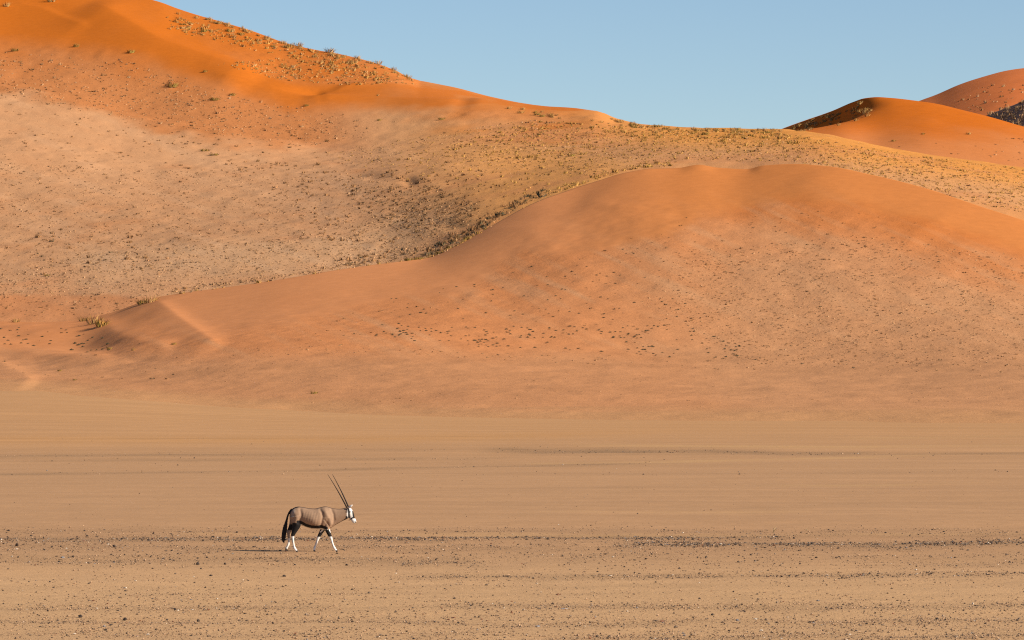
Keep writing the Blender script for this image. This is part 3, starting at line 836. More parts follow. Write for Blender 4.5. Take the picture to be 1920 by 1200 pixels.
tuft_at(near, 112, 696, 6, 'lone dark tuft on the sand at lower left of the dunes', green=True, wide=1.2)
tuft_at(near, 140, 713, 5, 'small olive tuft right of and below the lone dark tuft', green=True, wide=1.3)
tuft_at(near, 589, 738, 8, 'dark ragged plant alone on the striped apron of the near dune', green=True, wide=1.5)
tuft_at(high, 143, 88, 9, 'round olive tuft on the orange slope near the top left', green=True, wide=1.2)
tuft_at(high, 245, 99, 9, 'wide yellow green tuft below the smooth orange sand, top left', green=True, wide=1.5)
tuft_at(high, 28, 96, 9, 'grey green bush at the top left edge', green=True, wide=1.4)
tuft_at(high, 385, 135, 7, 'dark tuft just above the sand tongue of the high dune', green=True, wide=1.1)
tuft_at(high, 325, 163, 12, 'large mixed green and straw clump left of the sand tongue', green=True, wide=1.6)
tuft_at(high, 402, 188, 9, 'wide olive clump below the tip of the sand tongue', green=True, wide=1.8)
tuft_at(high, 436, 179, 7, 'smaller olive clump right above the wide one below the sand tongue', green=True, wide=1.6)
tuft_at(high, 574, 199, 6, 'small olive clump below the middle of the sand tongue', green=True, wide=1.5)
tuft_at(high, 384, 283, 6, 'left half of the pair of green patches on the pale slope', green=True, wide=2.6)
tuft_at(high, 401, 291, 6, 'right half of the pair of green patches on the pale slope', green=True, wide=2.6)
tuft_at(high, 711, 226, 5, 'olive tuft alone on bare sand under the dark slip face', green=True, wide=1.5)
tuft_at(high, 828, 224, 6, 'olive tuft pair alone on the middle slope below the skyline', green=True, wide=2.0)
tuft_at(high, 708, 180, 6, 'single tuft with dark shadow on the smooth orange sand ledge', wide=1.2)
tuft_at(high, 88, 517, 5, 'green patch low on the pale slope at left', green=True, wide=2.2)
tuft_at(high, 1071, 293, 7, 'olive clump alone in the middle of the golden grass slope', green=True, wide=1.8)
tuft_at(high, 96, 3, 16, 'tall straw tuft by the top edge of the picture', wide=1.2)
tuft_at(high, 12, 12, 12, 'straw tuft in the top left corner above the smooth orange hollow', wide=1.2)
tuft_at(far, 1816, 252, 7, 'largest tuft on the face of the far orange dune', wide=1.5)
tuft_at(far, 1675, 265, 5, 'small dark tuft low on the far orange dune', green=True, wide=1.6)
tuft_at(far, 1731, 252, 5, 'small dark tuft in the middle of the far orange dune', green=True, wide=1.4)

tuft_at(high, 560, 87, 13, 'tallest spiky grass clump on the upper left skyline', wide=1.3)
tuft_at(high, 618, 98, 12, 'wide spiky grass clump on the skyline, right of the tallest one', wide=1.8)
tuft_at(high, 670, 110, 10, 'spiky clump on the skyline midway down the grassy shoulder', wide=1.3)
tuft_at(high, 708, 120, 11, 'wide spiky clump low on the grassy shoulder of the skyline', wide=1.7)
tuft_at(high, 738, 132, 10, 'spiky clump second from the lower end of the grassy shoulder', wide=1.3)
tuft_at(high, 766, 146, 9, 'last spiky clump before the skyline turns to bare sand', wide=1.3)
# skyline and ridge grass, told apart only by which ridge it grows on
def sky_row(n, x0, x1, off, h0, h1, label, group, wide=(.8, 1.3), green=.2):
    for i in range(n):
        x = random.uniform(x0, x1)
        y = float(line(S_LINE, np.array([x]))[0]) + random.uniform(*off)
        t = (x - x0) / (x1 - x0); e = ', left end' if t < .34 else ', middle stretch' if t < .67 else ', right end'
        tuft_at(high, x, y, random.uniform(h0, h1), label + e, 'grass tuft', group + e, random.random() < green, random.uniform(*wide))
sky_row(70, 360, 775, (2, 7), 4.5, 9.5, 'straw grass tuft fringing the skyline of the high dune at upper left', 'skyline tufts of the high dune', (.8, 1.4), 0)
sky_row(70, 1140, 1475, (2, 8), 4.5, 9, 'golden grass tuft fringing the low saddle of the skyline', 'golden tufts along the saddle', (1, 1.6), .12)
def zone_tufts(d, n, poly, h0, h1, label, group, wide, green):
    xs_ = [p[0] for p in poly]; ys_ = [p[1] for p in poly]; k = 0; g = 0
    while k < n and g < 20000:
        g += 1
        x, y = random.uniform(min(xs_), max(xs_)), random.uniform(min(ys_), max(ys_))
        if not in_poly(poly, np.array([x]), np.array([y]))[0]: continue
        t = (x - min(xs_)) / (max(xs_) - min(xs_)); e = ', left end' if t < .34 else ', middle part' if t < .67 else ', right end'
        if tuft_at(d, x, y, random.uniform(h0, h1), label + e, 'grass tuft', group + e, random.random() < green, random.uniform(*wide)) is not None: k += 1
zone_tufts(high, 45, [(330, 25), (470, 62), (640, 108), (700, 125), (600, 115), (480, 85), (300, 52)], 5, 9, 'straw tuft in the grassy strip just under the upper left skyline', 'tufts in the strip under the upper left skyline', (1, 1.9), .08)
zone_tufts(high, 45, [(930, 196), (1150, 232), (1480, 250), (1480, 262), (1250, 258), (1050, 236), (960, 212)], 5, 8.5, 'golden grass clump on the slope just under the saddle skyline', 'golden clumps under the saddle skyline', (1.1, 2), .2)
for i in range(60):                                            # behind the crest of the near dune
    x = random.choice([random.uniform(760, 1010), random.uniform(330, 1010), random.uniform(870, 950)]); y = float(line(N_CREST, np.array([x]))[0])
    p = seat(near, x, y + 1.2)
    if p is None: continue
    s = random.uniform(5, 10) / FPX * p[1]
    put('grass_tuft', random.choice(big_tufts + green_tufts), p + np.array((0, .5, -.08)), (s * 1.5, s * 1.5, s), random.uniform(0, 6.28), 'grass tuft growing along the sharp crest of the near dune' + (e := ', low left stretch' if x < 740 else ', where it climbs'), 'grass tuft', 'tufts along the near dune crest' + e)
for i in range(55):                                            # scrub on the shaded flank of the far dune
    x = random.uniform(1478, 1632); a = float(line(F_SKY, np.array([x]))[0]); b = float(line(F_RIM, np.array([x]))[0])
    tuft_at(far, x, a + (b - a) * random.uniform(.2, 1.1), random.uniform(5, 10), 'pale tuft on the shaded flank of the far orange dune', 'grass tuft', 'tufts on the shaded far flank', False, random.uniform(1, 1.6))

# dwarf shrubs of the near dune face
def zone_shrubs(d, n, poly, r0, r1, label, group):
    xs_ = [p[0] for p in poly]; ys_ = [p[1] for p in poly]; k = 0; g = 0
    while k < n and g < 40000:
        g += 1
        x, y = random.uniform(min(xs_), max(xs_)), random.uniform(min(ys_), max(ys_))
        if not in_poly(poly, np.array([x]), np.array([y]))[0]: continue
        if vnoise(np.array([x / 42.]), np.array([y / 16.]), 5)[0] < random.uniform(-.9, .5): continue
        p = seat(d, x, y)
        if p is None: continue
        s = random.uniform(r0, r1) / FPX * p[1]
        put('dwarf_shrub', random.choice(shrubs), p - np.array((0, 0, .02)), (s, s, s * .9), random.uniform(0, 6.28), label + (e := ', left part' if (t := (x - min(xs_)) / (max(xs_) - min(xs_))) < .34 else ', middle part' if t < .67 else ', right part'), 'shrub', group + e); k += 1
zone_shrubs(near, 190, [(690, 602), (800, 612), (1000, 612), (1250, 610), (1390, 640), (1385, 672), (1250, 672), (1000, 655), (850, 648), (700, 630)], 2.0, 3.4, 'dark dwarf shrub in the dotted belt at the foot of the near dune', 'dwarf shrubs at the foot of the near dune face')
zone_shrubs(near, 70, [(720, 560), (1060, 482), (1260, 455), (1300, 600), (900, 602), (740, 598)], 1.7, 2.9, 'small dark dwarf shrub scattered on the upper near dune face', 'dwarf shrubs on the upper near dune face')
zone_shrubs(near, 34, [(0, 612), (140, 612), (210, 622), (205, 660), (90, 655), (0, 655)], 2.2, 4.2, 'dark dwarf shrub in the hollow among the left hummocks', 'dwarf shrubs in the left hollow')

# the countless rest, one mass per slope
TP = [tuft_proto(16, 500 + i, .9, .75, .12, two=False) for i in range(6)]
FINE = [tuft_proto(7, 520 + i, .9, .75, .24, two=False) for i in range(5)]
def mass(name, d, zones, label=None):
    V, F, Cc, NO = [], [], [], []; base = 0
    for poly, step, h0, h1, pal, clump in zones:
        xs_ = [p[0] for p in poly]; ys_ = [p[1] for p in poly]
        n = int((max(xs_) - min(xs_)) * (max(ys_) - min(ys_)) / step)
        x = rng.uniform(min(xs_), max(xs_), n); y = rng.uniform(min(ys_), max(ys_), n)
        keep = in_poly(poly, x, y) & (fbm(x / 55, y / 20, 101, 3) * clump > rng.uniform(-1, 1, n) * .6 - (1 - clump) * .2 - .1)
        x, y = x[keep], y[keep]
        p, ok = d.place(x, y)
        p = p[ok]
        protos = FINE if h1 < 2.0 else TP
        kind = rng.integers(0, len(protos), len(p))
        for k in range(len(protos)):
            q = p[kind == k]; m = len(q)
            if not m: continue
            v, f = protos[k]; nv_ = len(v)
            sz = 1.35 * np.clip(rng.lognormal(math.log(.80 * (h0 + h1) / 2), .40, m), .5 * h0, 1.35 * h1) / FPX * q[:, 1]
            a = rng.uniform(0, 6.283, m); ca, sa = np.cos(a)[:, None], np.sin(a)[:, None]
            if h1 > 3.3: sz = sz * 1.2
            w = (sz * (rng.uniform(.9, 1.5, m) if h1 <= 3.3 else rng.uniform(.65, 1.15, m)))[:, None]
            x_, y_ = v[:, 0] * ca - v[:, 1] * sa, v[:, 0] * sa + v[:, 1] * ca
            V.append(np.stack([x_ * w + q[:, :1], y_ * w + q[:, 1:2], v[:, 2] * sz[:, None] + q[:, 2:] - .02], -1).reshape(-1, 3))
            F.append((f[None] + (base + np.arange(m) * nv_)[:, None, None]).reshape(-1, 3)); base += nv_ * m
            c = np.array(pal)[rng.integers(0, len(pal), m)] * rng.uniform(.8, 1.15, (m, 1))
            Cc.append(np.repeat(c, nv_, 0))
            NO.append(np.stack([x_, y_, np.broadcast_to(.3 * v[:, 2] + .7, x_.shape)], -1).reshape(-1, 3))
    me = mesh_np(name, np.concatenate(V), np.concatenate(F), np.concatenate(Cc), None, False, M_GRASS)
    soft_normals(me, np.concatenate(NO))
    return link(name, me, 'stuff')
DULL = [np.array(c) for c in ((.47, .24, .095), (.40, .20, .08), (.52, .27, .12), (.34, .18, .07))]
PALEG = [np.array(c) for c in ((.66, .40, .21), (.62, .36, .18), (.58, .34, .16))]
GOLDG = [np.array(c) for c in ((.68, .38, .11), (.62, .34, .085), (.54, .30, .07), (.66, .37, .10))]
def along(pts, x0, x1, up, dn):
    xs_ = np.linspace(x0, x1, 40); ys_ = line(pts, xs_)
    return [(a, b - up) for a, b in zip(xs_, ys_)] + [(a, b + dn) for a, b in zip(xs_[::-1], ys_[::-1])]
mass('high_dune_grass', high, [
    (along(N_CREST, 800, 1020, 17, -2), 13, 2.6, 5.5, SHRUBC + DULL, .3),  # darker palette also paints in the shade of this steep left-facing slope
    (along(N_CREST, 640, 860, 22, -1), 16, 2.2, 4.2, DULL + SHRUBC[:1] + PALEG, .3),
    (along(N_CREST, 320, 700, 7, -1), 10, 1.8, 3.4, PALEG + DULL[:1], .2),
    (along(N_CREST, 1020, 1260, 9, -1), 9, 2.0, 4.0, GOLDG, .2),
    ([(-100, 300), (560, 330), (700, 330), (900, 400), (740, 490), (300, 556), (-100, 556)], 16, 1.1, 1.8, PALEG + DULL[2:3], .35),
    ([(70, 425), (330, 445), (345, 520), (60, 520)], 170, 2.8, 4.2, DULL + SHRUBC[3:], .6),
    ([(-100, 556), (280, 556), (200, 590), (-100, 600)], 30, 1.4, 2.8, DULL + PALEG, .4),
    ([(600, 285), (760, 262), (900, 238), (1000, 224), (1150, 236), (1480, 252), (1700, 290), (1960, 322), (1960, 410), (1500, 306), (1300, 300), (1100, 330), (1000, 330), (640, 310)], 11, 1.2, 1.95, GOLDG + PALEG + DULL[2:3], .2),
    ([(-100, 100), (240, 115), (470, 190), (640, 215), (700, 262), (560, 275), (250, 225), (-100, 160)], 26, 1.1, 1.9, PALEG + DULL[2:3], .35),
    ([(-100, 150), (120, 190), (400, 255), (640, 290), (660, 330), (560, 470), (300, 500), (-100, 540)], 100, 1.4, 2.7, DULL, .6),
    ([(150, 430), (400, 420), (640, 400), (640, 440), (480, 450), (150, 470)], 120, 1.6, 2.8, DULL, .5),
    ([(-100, 540), (150, 480), (620, 440), (740, 400), (880, 440), (740, 490), (540, 520), (300, 556), (-100, 556)], 20, 1.5, 2.6, PALEG, .2),
    ([(420, 300), (640, 310), (900, 330), (960, 380), (880, 440), (740, 470), (600, 450), (540, 380)], 60, 2.0, 3.6, DULL, .5),
    ([(640, 350), (820, 350), (900, 385), (880, 425), (790, 440), (740, 430), (680, 400)], 13, 2.0, 3.2, DULL + SHRUBC[3:] + PALEG, .4),
    ([(700, 300), (1000, 290), (1100, 330), (960, 380), (860, 350), (740, 335)], 70, 2.0, 3.4, DULL + GOLDG, .4),
    ([(760, 292), (900, 256), (1000, 226), (1150, 236), (1480, 252), (1700, 290), (1960, 322), (1960, 410), (1500, 306), (1300, 300), (1100, 330), (1000, 300)], 20, 1.8, 3.2, GOLDG + DULL[2:3], .35),
    ([(1100, 236), (1480, 250), (1560, 268), (1400, 275), (1200, 265)], 40, 2.6, 4.4, GOLDG, .3),
    ([(400, 120), (520, 110), (640, 125), (790, 158), (640, 160), (520, 150)], 15, 1.8, 3.4, STRAWC, .4),
    ([(310, 30), (460, 64), (640, 108), (780, 152), (700, 150), (520, 105), (330, 60)], 22, 2.0, 3.8, STRAWC + GOLDG, .5),
    ([(-100, 90), (0, 95), (240, 110), (360, 150), (470, 185), (640, 215), (760, 230), (680, 262), (560, 275), (400, 250), (250, 225), (-100, 150)], 105, 1.7, 3.4, DULL + PALEG, .6),
    ([(-100, 130), (100, 150), (350, 205), (640, 262), (560, 280), (250, 228), (-100, 160)], 60, 1.5, 2.6, PALEG + DULL[:2], .4)])
mass('near_dune_scrub', near, [
    (along(N_CREST, 330, 1010, 0, 2.5), 9, 2.0, 4.2, PALEG + GOLDG, .3),
    ([(1180, 560), (1300, 470), (1600, 440), (2000, 490), (2000, 690), (1400, 684)], 15, 1.0, 1.6, PALEG + DULL[2:3], .4),
    ([(420, 700), (700, 690), (1300, 705), (2000, 700), (2000, 780), (1200, 772), (640, 766)], 45, .8, 1.4, PALEG + DULL[2:3], .5),
    ([(560, 612), (740, 566), (870, 545), (1060, 480), (1220, 458), (1400, 400), (1600, 400), (1800, 460), (2000, 500), (2000, 690), (1400, 684), (1000, 668), (560, 650)], 260, 1.2, 2.4, SHRUBC + DULL, .6),
    ([(1260, 470), (1600, 450), (2000, 500), (2000, 690), (1400, 684), (1280, 600)], 34, 1.2, 2.2, DULL + PALEG, .35),
    ([(1080, 480), (1300, 400), (1560, 390), (1800, 430), (1700, 480), (1300, 500)], 240, 1.4, 2.4, DULL, .6),
    ([(1360, 620), (1560, 640), (1600, 690), (1360, 680)], 110, 1.5, 2.4, SHRUBC + DULL, .5),
    ([(640, 646), (1000, 664), (1400, 684), (2000, 690), (2000, 700), (1300, 694), (640, 662), (430, 672), (410, 654)], 50, 1.3, 2.2, PALEG + DULL[:1], .4),
    ([(420, 730), (700, 720), (1300, 740), (2000, 735), (2000, 778), (1200, 770), (640, 766)], 160, 1.0, 1.9, PALEG + DULL, .6),
    ([(-100, 556), (250, 558), (200, 588), (100, 600), (-100, 600)], 60, 1.6, 3.2, DULL + PALEG, .5),
    ([(-100, 610), (150, 610), (300, 650), (430, 690), (300, 720), (0, 710)], 330, 1.4, 2.8, DULL + SHRUBC, .5),
    ([(340, 680), (640, 655), (560, 700), (400, 720)], 130, 1.2, 2.0, DULL + PALEG, .5)])
mass('far_scrub', hump, [([(1835, 235), (1850, 215), (1920, 190), (2000, 175), (2000, 260), (1920, 250)], 9, 2.2, 4.4, PALEG, .2)])
mass('far_dune_grass', farr, [([(1830, 165), (1920, 150), (2000, 150), (2000, 210), (1880, 215), (1800, 205), (1770, 195)], 70, 2.0, 4.0, PALEG + DULL, .5)])
mass('orange_dune_grass', far, [([(1820, 270), (1960, 250), (1960, 318), (1850, 300)], 110, 1.6, 3.0, PALEG + DULL, .5), ([(1600, 275), (1750, 250), (1850, 290), (1760, 292)], 500, 1.4, 2.6, DULL, .5)])

# wisps of dry grass and a twig on the plain
def wisp(x, y, hpx, nb, lean_dir, label, group=None):
    r = np.random.default_rng(int(x))
    p = plain_place(np.array([x], float), np.array([y], float))[0]; s = hpx / FPX * p[1]
    V, F = [], []
    for i in range(nb):
        w = .004; n = len(V); k = r.uniform(.3, 1.3) * lean_dir; h = r.uniform(.6, 1) * s
        V += [(-w, 0, -.02), (w, 0, -.02), (k * h * .45 + w, r.normal(0, .02), h * .62), (k * h * .45 - w, 0, h * .62), (k * h, r.normal(0, .05), h)]
        F += [(n, n + 1, n + 2), (n, n + 2, n + 3), (n + 3, n + 2, n + 4)]
    me = mesh_np('grass_wisp', np.array(V), np.array(F), np.broadcast_to(np.array((.66, .50, .28)), (len(V), 3)), None, False, M_GRASS)
    put('grass_wisp', me, p, 1, 0, label, 'grass', group)
wisp(1449, 993, 14, 9, 1.0, 'pale dry grass wisp leaning over the right gravel band')
wisp(1511, 990, 9, 5, 1.2, 'thin faint grass wisp right of the larger leaning wisp')
wisp(1770, 990, 5, 6, 1.5, 'low pale wisp above the right end of the gravel band')
def twig(x, y, label):
    p = plain_place(np.array([x], float), np.array([y], float))[0]
    cu = bpy.data.curves.new('twig', 'CURVE'); cu.dimensions = '3D'; cu.bevel_depth = .004; cu.bevel_resolution = 0
    for pts in ([(-.16, 0, .02), (-.05, .02, .07), (.06, 0, .06), (.2, .05, .03)], [(-.05, .02, .07), (.0, .1, .13), (.05, .12, .21)], [(.06, 0, .06), (.1, -.1, .12), (.12, -.2, .14)]):
        sp = cu.splines.new('POLY'); sp.points.add(len(pts) - 1)
        for q, c in zip(sp.points, pts): q.co = (*c, 1)
    tmp = bpy.data.objects.new('twig_tmp', cu); C.objects.link(tmp)
    me = bpy.data.meshes.new_from_object(tmp.evaluated_get(bpy.context.evaluated_depsgraph_get()))
    bpy.data.objects.remove(tmp)
    a = me.attributes.new('tint', 'FLOAT_COLOR', 'POINT')
    a.data.foreach_set('color', np.tile(np.array((.10, .06, .04, 1), np.float32), len(me.vertices)))
    me.materials.clear(); me.materials.append(M_GRASS)
    put('twig', me, p, .75, 0, label, 'twig')
twig(618, 1092, 'forked dry twig lying on the sand below the antelope')

# ------------------------------------------------------------------ the antelope, walking right
OX, OY = (596 - 960) / FPX * 114.0, 114.0
SC = 468.0                                   # survey units per metre
def m2(cx, cy): return ((cx - 640) / SC, (1090 - cy) / SC)

def loft_tube(bm, secs, nseg=20):
    """secs: (x, z, half along the profile normal, half across y, y) in metres; closed tube"""
    rings = []
    for i, (x, z, a, b, y) in enumerate(secs):
        p0 = secs[max(i - 1, 0)]; p1 = secs[min(i + 1, len(secs) - 1)]
        tx, tz = p1[0] - p0[0], p1[1] - p0[1]; l = math.hypot(tx, tz) or 1; tx, tz = tx / l, tz / l
        nx, nz_ = -tz, tx
        ring = []
        for k in range(nseg):
            t = 2 * math.pi * k / nseg
            ring.append(bm.verts.new((x + nx * a * math.cos(t), y + b * math.sin(t), z + nz_ * a * math.cos(t))))
        rings.append(ring)
    for r0, r1 in zip(rings[:-1], rings[1:]):
        for k in range(nseg):
            bm.faces.new((r0[k], r0[(k + 1) % nseg], r1[(k + 1) % nseg], r1[k]))
    bm.faces.new(list(reversed(rings[0]))); bm.faces.new(rings[-1])

def densify(secs, n=5):
    a = np.array(secs, float); t = np.arange(len(a)); tt = np.linspace(0, len(a) - 1, (len(a) - 1) * n + 1)
    return [tuple(interp1(t, a[:, c], tt)[i] for c in range(a.shape[1])) for i in range(len(tt))]

bm = bmesh.new()
# trunk and neck: vertical sections (cx, top, bottom, half width)
TR = [(290, 588, 640, .05), (308, 562, 695, .115), (350, 534, 742, .180), (400, 524, 752, .205), (460, 531, 768, .215), (530, 544, 790, .240), (600, 549, 803, .250), (670, 533, 806, .235), (730, 521, 805, .200), (780, 530, 800, .165),
      (820, 543, 785, .125), (860, 549, 755, .100), (910, 552, 728, .088), (960, 545, 700, .080), (1000, 534, 682, .074), (1030, 536, 660, .066)]
TR = densify([(c, t, b + 7 * max(0, 1 - abs(c - 590) / 190), w * 1.04) for c, t, b, w in TR], 3)
secs = [((c - 640) / SC, (1090 - (t + b) / 2) / SC, (b - t) / 2 / SC, w, 0) for c, t, b, w in TR]
rings = []
for (x, z, a, b, y) in secs:
    rings.append([bm.verts.new((x, b * math.sin(2*math.pi*k/28) * (1 - .12 * max(0, math.cos(2*math.pi*k/28))), z + a * math.cos(2*math.pi*k/28))) for k in range(28)])
for r0, r1 in zip(rings[:-1], rings[1:]):
    for k in range(28): bm.faces.new((r0[k], r1[k], r1[(k + 1) % 28], r0[(k + 1) % 28]))
bm.faces.new(rings[0]); bm.faces.new(list(reversed(rings[-1])))
# head
HD = [(1008, 555, .070, .060), (1025, 580, .098, .072), (1040, 608, .102, .072), (1058, 642, .082, .058), (1075, 676, .066, .048), (1090, 702, .060, .045), (1100, 720, .050, .040), (1106, 731, .030, .028)]
loft_tube(bm, densify([(*m2(c, d), a, b, 0) for c, d, a, b in HD], 4))
LEGS = {
    'hind_near': (-.125, [(372, 640, .150, .085), (378, 700, .135, .080), (374, 760, .100, .066), (352, 825, .062, .048), (330, 878, .046, .036), (328, 905, .036, .030), (334, 960, .025, .023), (343, 1015, .024, .022), (350, 1038, .031, .027), (364, 1060, .026, .024), (376, 1076, .030, .028)]),
    'hind_far': (.125, [(355, 640, .140, .085), (345, 700, .120, .080), (322, 765, .090, .060), (290, 815, .060, .045), (272, 848, .046, .036), (271, 880, .035, .029), (275, 930, .025, .023), (272, 985, .024, .022), (266, 1008, .030, .026), (252, 1035, .025, .024), (244, 1055, .028, .026)]),
    'fore_near': (-.105, [(772, 660, .120, .070), (766, 730, .105, .066), (758, 785, .075, .055), (770, 835, .052, .044), (792, 885, .043, .037), (803, 908, .037, .033), (818, 960, .025, .023), (834, 1010, .023, .022), (844, 1032, .030, .026), (860, 1058, .025, .024), (873, 1074, .029, .027)]),
    'fore_far': (.105, [(745, 680, .110, .070), (725, 750, .090, .062), (702, 800, .066, .052), (680, 845, .048, .042), (656, 892, .041, .036), (644, 918, .034, .030), (624, 972, .024, .022), (606, 1020, .023, .022), (599, 1040, .030, .026), (594, 1062, .025, .024), (592, 1076, .028, .026)]),
}
for nm, (y, pts) in LEGS.items():
    n = len(pts)
    loft_tube(bm, densify([(*m2(c, d), a * 1.14, b * 1.12, y * (1 - .18 * i / n)) for i, (c, d, a, b) in enumerate(pts)], 3), 16)
src = bpy.data.meshes.new('oryx_src'); bm.to_mesh(src); bm.free()
tmp = bpy.data.objects.new('oryx_tmp', src); C.objects.link(tmp)
rm = tmp.modifiers.new('r', 'REMESH'); rm.mode = 'VOXEL'; rm.voxel_size = .009
sm = tmp.modifiers.new('s', 'SMOOTH'); sm.iterations = 5; sm.factor = .5
dg = bpy.context.evaluated_depsgraph_get()
body = bpy.data.meshes.new_from_object(tmp.evaluated_get(dg))
bpy.data.objects.remove(tmp)
body.name = 'body'
body.polygons.foreach_set('use_smooth', np.ones(len(body.polygons), bool))
co = np.zeros(len(body.vertices) * 3, np.float32); body.vertices.foreach_get('co', co); co = co.reshape(-1, 3)
cx = co[:, 0] * SC + 640; cy = 1090 - co[:, 2] * SC; ly = co[:, 1]
# muscle relief: creases behind the shoulder, before the thigh and along the neck, faint ribs
nrm = np.zeros(len(body.vertices) * 3, np.float32); body.vertices.foreach_get('normal', nrm); nrm = nrm.reshape(-1, 3)
side_w = np.clip(np.abs(nrm[:, 1]), 0, 1)
rel = np.zeros(len(co))
for pl, w, a in (([(672, 560), (695, 600), (706, 650), (692, 720), (676, 780)], 17, -.030), ([(425, 560), (436, 620), (428, 680), (402, 722)], 20, -.028), ([(812, 560), (838, 620), (845, 690), (822, 770)], 16, -.022),
                 ([(740, 600), (790, 680), (812, 740)], 26, .022), ([(730, 690), (770, 740), (790, 790)], 12, -.012), ([(350, 600), (385, 660), (372, 720)], 30, .020), ([(730, 560), (752, 640), (745, 700)], 28, .016), ([(310, 640), (330, 700)], 10, -.012),
                 ([(560, 640), (600, 720)], 60, .014)):
    d_, s_, t_ = pl_dist(pl, cx, cy); rel += a * np.exp(-(d_ / w) ** 2)
rib = in_poly([(460, 590), (660, 580), (670, 760), (520, 755), (460, 690)], cx, cy)
rel += rib * .0013 * np.sin((cx + (cy - 600) * .25) / 5.6)
co = co + nrm * (rel * side_w)[:, None]
body.vertices.foreach_set('co', co.astype(np.float32).ravel()); body.update()
FAWN = np.array((.288, .178, .110)); WHITE = np.array((.74, .70, .64)); BLACK = np.array((.014, .011, .010)); DKBR = np.array((.07, .04, .026)); LTGREY = np.array((.42, .33, .26))
col = np.broadcast_to(FAWN, co.shape).copy()
col = mixc(col, FAWN * 1.18, sstep(640, 740, cy) * .6)
def paint(mask, c, t=1.0):
    global col
    col = mixc(col, c, np.clip(np.asarray(mask, float), 0, 1) * t)
def near_line(pl, w, soft=6):
    d, s, t = pl_dist(pl, cx, cy); return 1 - sstep(w - soft / 2, w + soft / 2, d)
torso = (cx > 280) & (cx < 850)
paint(near_line([(345, 570), (330, 640)], 18, 24) , LTGREY, .5)
# belly: white below, black flank stripe above it
stripe = [(396, 712), (450, 728), (495, 755), (560, 772), (640, 776), (700, 776), (750, 792)]
dB, sB, tB = pl_dist(stripe, cx, cy)
paint((cx > 420) & (cx < 770) & (sB < 0) & (cy < 830) & (cy > 735), WHITE * .85)
paint(near_line(stripe, 19, 6) * (cx < 790), BLACK)
# spine and rump
top = np.interp(cx, [t[0] for t in TR], [t[1] for t in TR])
paint((1 - sstep(5, 13, cy - top)) * (cx > 380) * (cx < 1000) , DKBR, .75)
paint(near_line([(400, 522), (350, 536), (315, 560), (292, 596), (286, 630)], 11, 8) * (np.abs(ly) < .11), BLACK)
# throat line
paint(near_line([(1000, 668), (975, 692), (920, 728), (862, 758)], 9, 6) * (np.abs(ly) < .05), BLACK)
# legs: black garters, white shanks with a dark front stripe
for nm, (y, pts) in LEGS.items():
    lx = [(p[0], p[1]) for p in pts]
    on = (pl_dist(lx, cx, cy)[0] < 52) & (np.sign(ly) == np.sign(y))
    hind = nm.startswith('hind')
    knee = 892 if nm == 'hind_near' else 860 if nm == 'hind_far' else 898 if nm == 'fore_near' else 905
    paint(on & (cy > knee), WHITE)
    if hind:
        if nm == 'hind_near':
            paint(on * (1 - sstep(knee - 4, knee + 6, cy)) * sstep(716, 730, cy), BLACK)
        else:
            paint(on & (cy <= knee + 60) & (cy > 800), LTGREY * .8)
            paint(on * (1 - sstep(815, 830, cy)) * sstep(735, 755, cy), BLACK)
    else:
        paint(on * (1 - sstep(knee - 5, knee + 4, cy)) * sstep(806, 818, cy), BLACK)
        paint(on * near_line([(lx[3][0] + 22, 815), (lx[4][0] + 16, 845)], 9, 5) * (cy < 850), WHITE)
    xl = np.interp(cy, [p[1] for p in lx], [p[0] for p in lx])
    paint(on * (cy > knee + 25) * (cy < 1030) * (1 - sstep(.0, 5, np.abs(cx - xl + (7 if hind else 8)))), DKBR, .7)
# face mask
head = in_poly([(995, 520), (1040, 520), (1080, 560), (1140, 700), (1120, 760), (1060, 745), (1010, 700), (985, 690), (985, 600)], cx, cy)
paint(head & (cx > 1004), WHITE)
paint(head * near_line([(1012, 532), (1026, 560), (1030, 610), (1030, 660), (1042, 700)], 11, 5), BLACK)
paint(head * near_line([(1088, 585), (1092, 625), (1095, 655)], 19, 6), BLACK)
paint(head * near_line([(1000, 655), (1010, 690), (1040, 702)], 13, 6), BLACK)
paint(head * near_line([(1040, 698), (1062, 672), (1092, 655)], 8, 5), BLACK)
paint(head * near_line([(1108, 712), (1112, 722)], 6, 5), BLACK)
paint(head * (cx < 1010) * (cy < 600), DKBR, .8)
a = body.attributes.new('tint', 'FLOAT_COLOR', 'POINT')
c4 = np.ones((len(co), 4), np.float32); c4[:, :3] = col; a.data.foreach_set('color', c4.ravel())
body.materials.clear(); body.materials.append(M_HIDE)

oryx = bpy.data.objects.new('antelope', None); C.objects.link(oryx)
oz = float(plain_z(np.array([OX]), np.array([OY]))[0])
oryx.location = (OX, OY, oz + .004)
tag(oryx, 'lone fawn antelope with black and white face and long straight horns, walking right', 'antelope')
bo = link('body', body, parent=oryx)

def part(name, bm, colour, smooth=True, mat=M_HIDE):
    vv = np.array([v.co[:] for v in bm.verts]); bm.verts.index_update()
    me = bpy.data.meshes.new(name); bm.normal_update(); bm.to_mesh(me); bm.free()
    at_ = me.attributes.new('tint', 'FLOAT_COLOR', 'POINT')
    colour = np.asarray(colour, np.float32)
    c_ = np.ones((len(me.vertices), 4), np.float32); c_[:, :3] = colour
    at_.data.foreach_set('color', c_.ravel())
    me.polygons.foreach_set('use_smooth', np.full(len(me.polygons), smooth, bool))
    me.materials.append(mat)
    return link(name, me, parent=oryx)
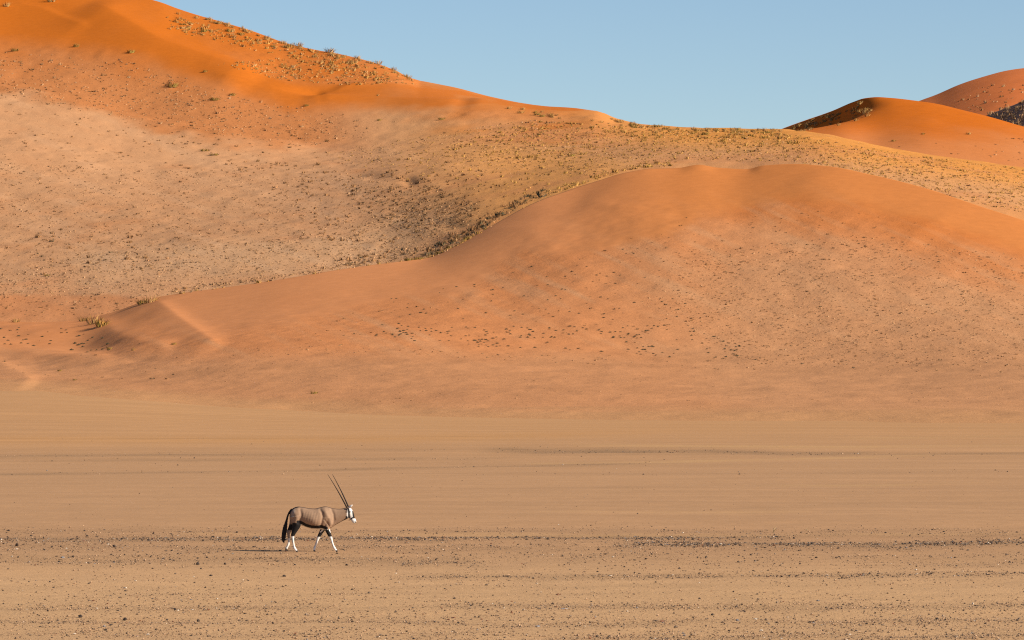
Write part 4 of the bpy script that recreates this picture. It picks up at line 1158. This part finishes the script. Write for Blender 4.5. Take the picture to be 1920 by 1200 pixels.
# horns: long, nearly straight, faintly ringed at the base
for s, tip, b0 in ((-1, (765, 120), (1003, 536)), (1, (818, 122), (1022, 530))):
    bm = bmesh.new(); S = []
    for i in range(25):
        t = i / 24
        bow = 7 * math.sin(math.pi * t)
        c_, d_ = b0[0] + (tip[0] - b0[0]) * t + bow * .85, b0[1] + (tip[1] - b0[1]) * t - bow * .3
        r = (.0155 * (1 - t) ** .8 + .0042) * (1 + (.10 if i % 2 and t < .5 else 0))
        x, z = m2(c_, d_)
        S.append((x, z, r, r, s * (.030 + .10 * t)))
    loft_tube(bm, S, 10)
    part('horn', bm, (.030, .022, .017))
# ears
for s in (-1, 1):
    bm = bmesh.new()
    S = [(*m2(1022, 545), .012, .012, s * .062), (*m2(1034, 534), .028, .016, s * .085), (*m2(1050, 522), .030, .016, s * .100), (*m2(1062, 512), .020, .012, s * .108), (*m2(1072, 504), .004, .004, s * .112)]
    loft_tube(bm, densify(S, 3), 10)
    part('ear', bm, (.62, .56, .50))
# eyes
for s in (-1, 1):
    bm = bmesh.new(); bmesh.ops.create_uvsphere(bm, u_segments=10, v_segments=8, radius=.017)
    x, z = m2(1044, 590)
    for v in bm.verts: v.co += Vector((x, s * .064, z))
    part('eye', bm, (.01, .008, .007))
# tail: dark root, long black brush
bm = bmesh.new()
TL = [(318, 556, .020), (292, 588, .022), (268, 630, .018), (254, 680, .020), (243, 730, .030), (232, 780, .044), (222, 840, .050), (213, 900, .045), (210, 945, .032), (214, 972, .012), (217, 985, .003)]
loft_tube(bm, densify([(*m2(c, d), r * 1.25, r, -.01) for c, d, r in TL], 4), 12)
for v in bm.verts:
    v.co.x += .006 * math.sin(v.co.z * 90 + v.co.y * 200); v.co.y += .006 * math.sin(v.co.z * 70)
part('tail', bm, BLACK)
# hooves
for nm, (y, pts) in LEGS.items():
    c_, d_ = pts[-1][0], pts[-1][1]
    bm = bmesh.new()
    if nm == 'hind_far': S = [(*m2(c_ + 1, d_ - 6), .027, .026), (*m2(c_ - 4, d_ + 12), .024, .026), (*m2(c_ - 8, d_ + 30), .008, .016)]
    else: S = [(*m2(c_ - 2, d_ - 5), .026, .027), (*m2(c_ + 6, d_ + 8), .024, .029), (*m2(c_ + 14, d_ + 17), .008, .024)]
    loft_tube(bm, densify([(x, z, a_, b_, y * .83) for x, z, a_, b_ in S], 3), 12)
    for v in bm.verts: v.co.z = max(v.co.z, -.004)
    part('hoof', bm, (.05, .042, .036))
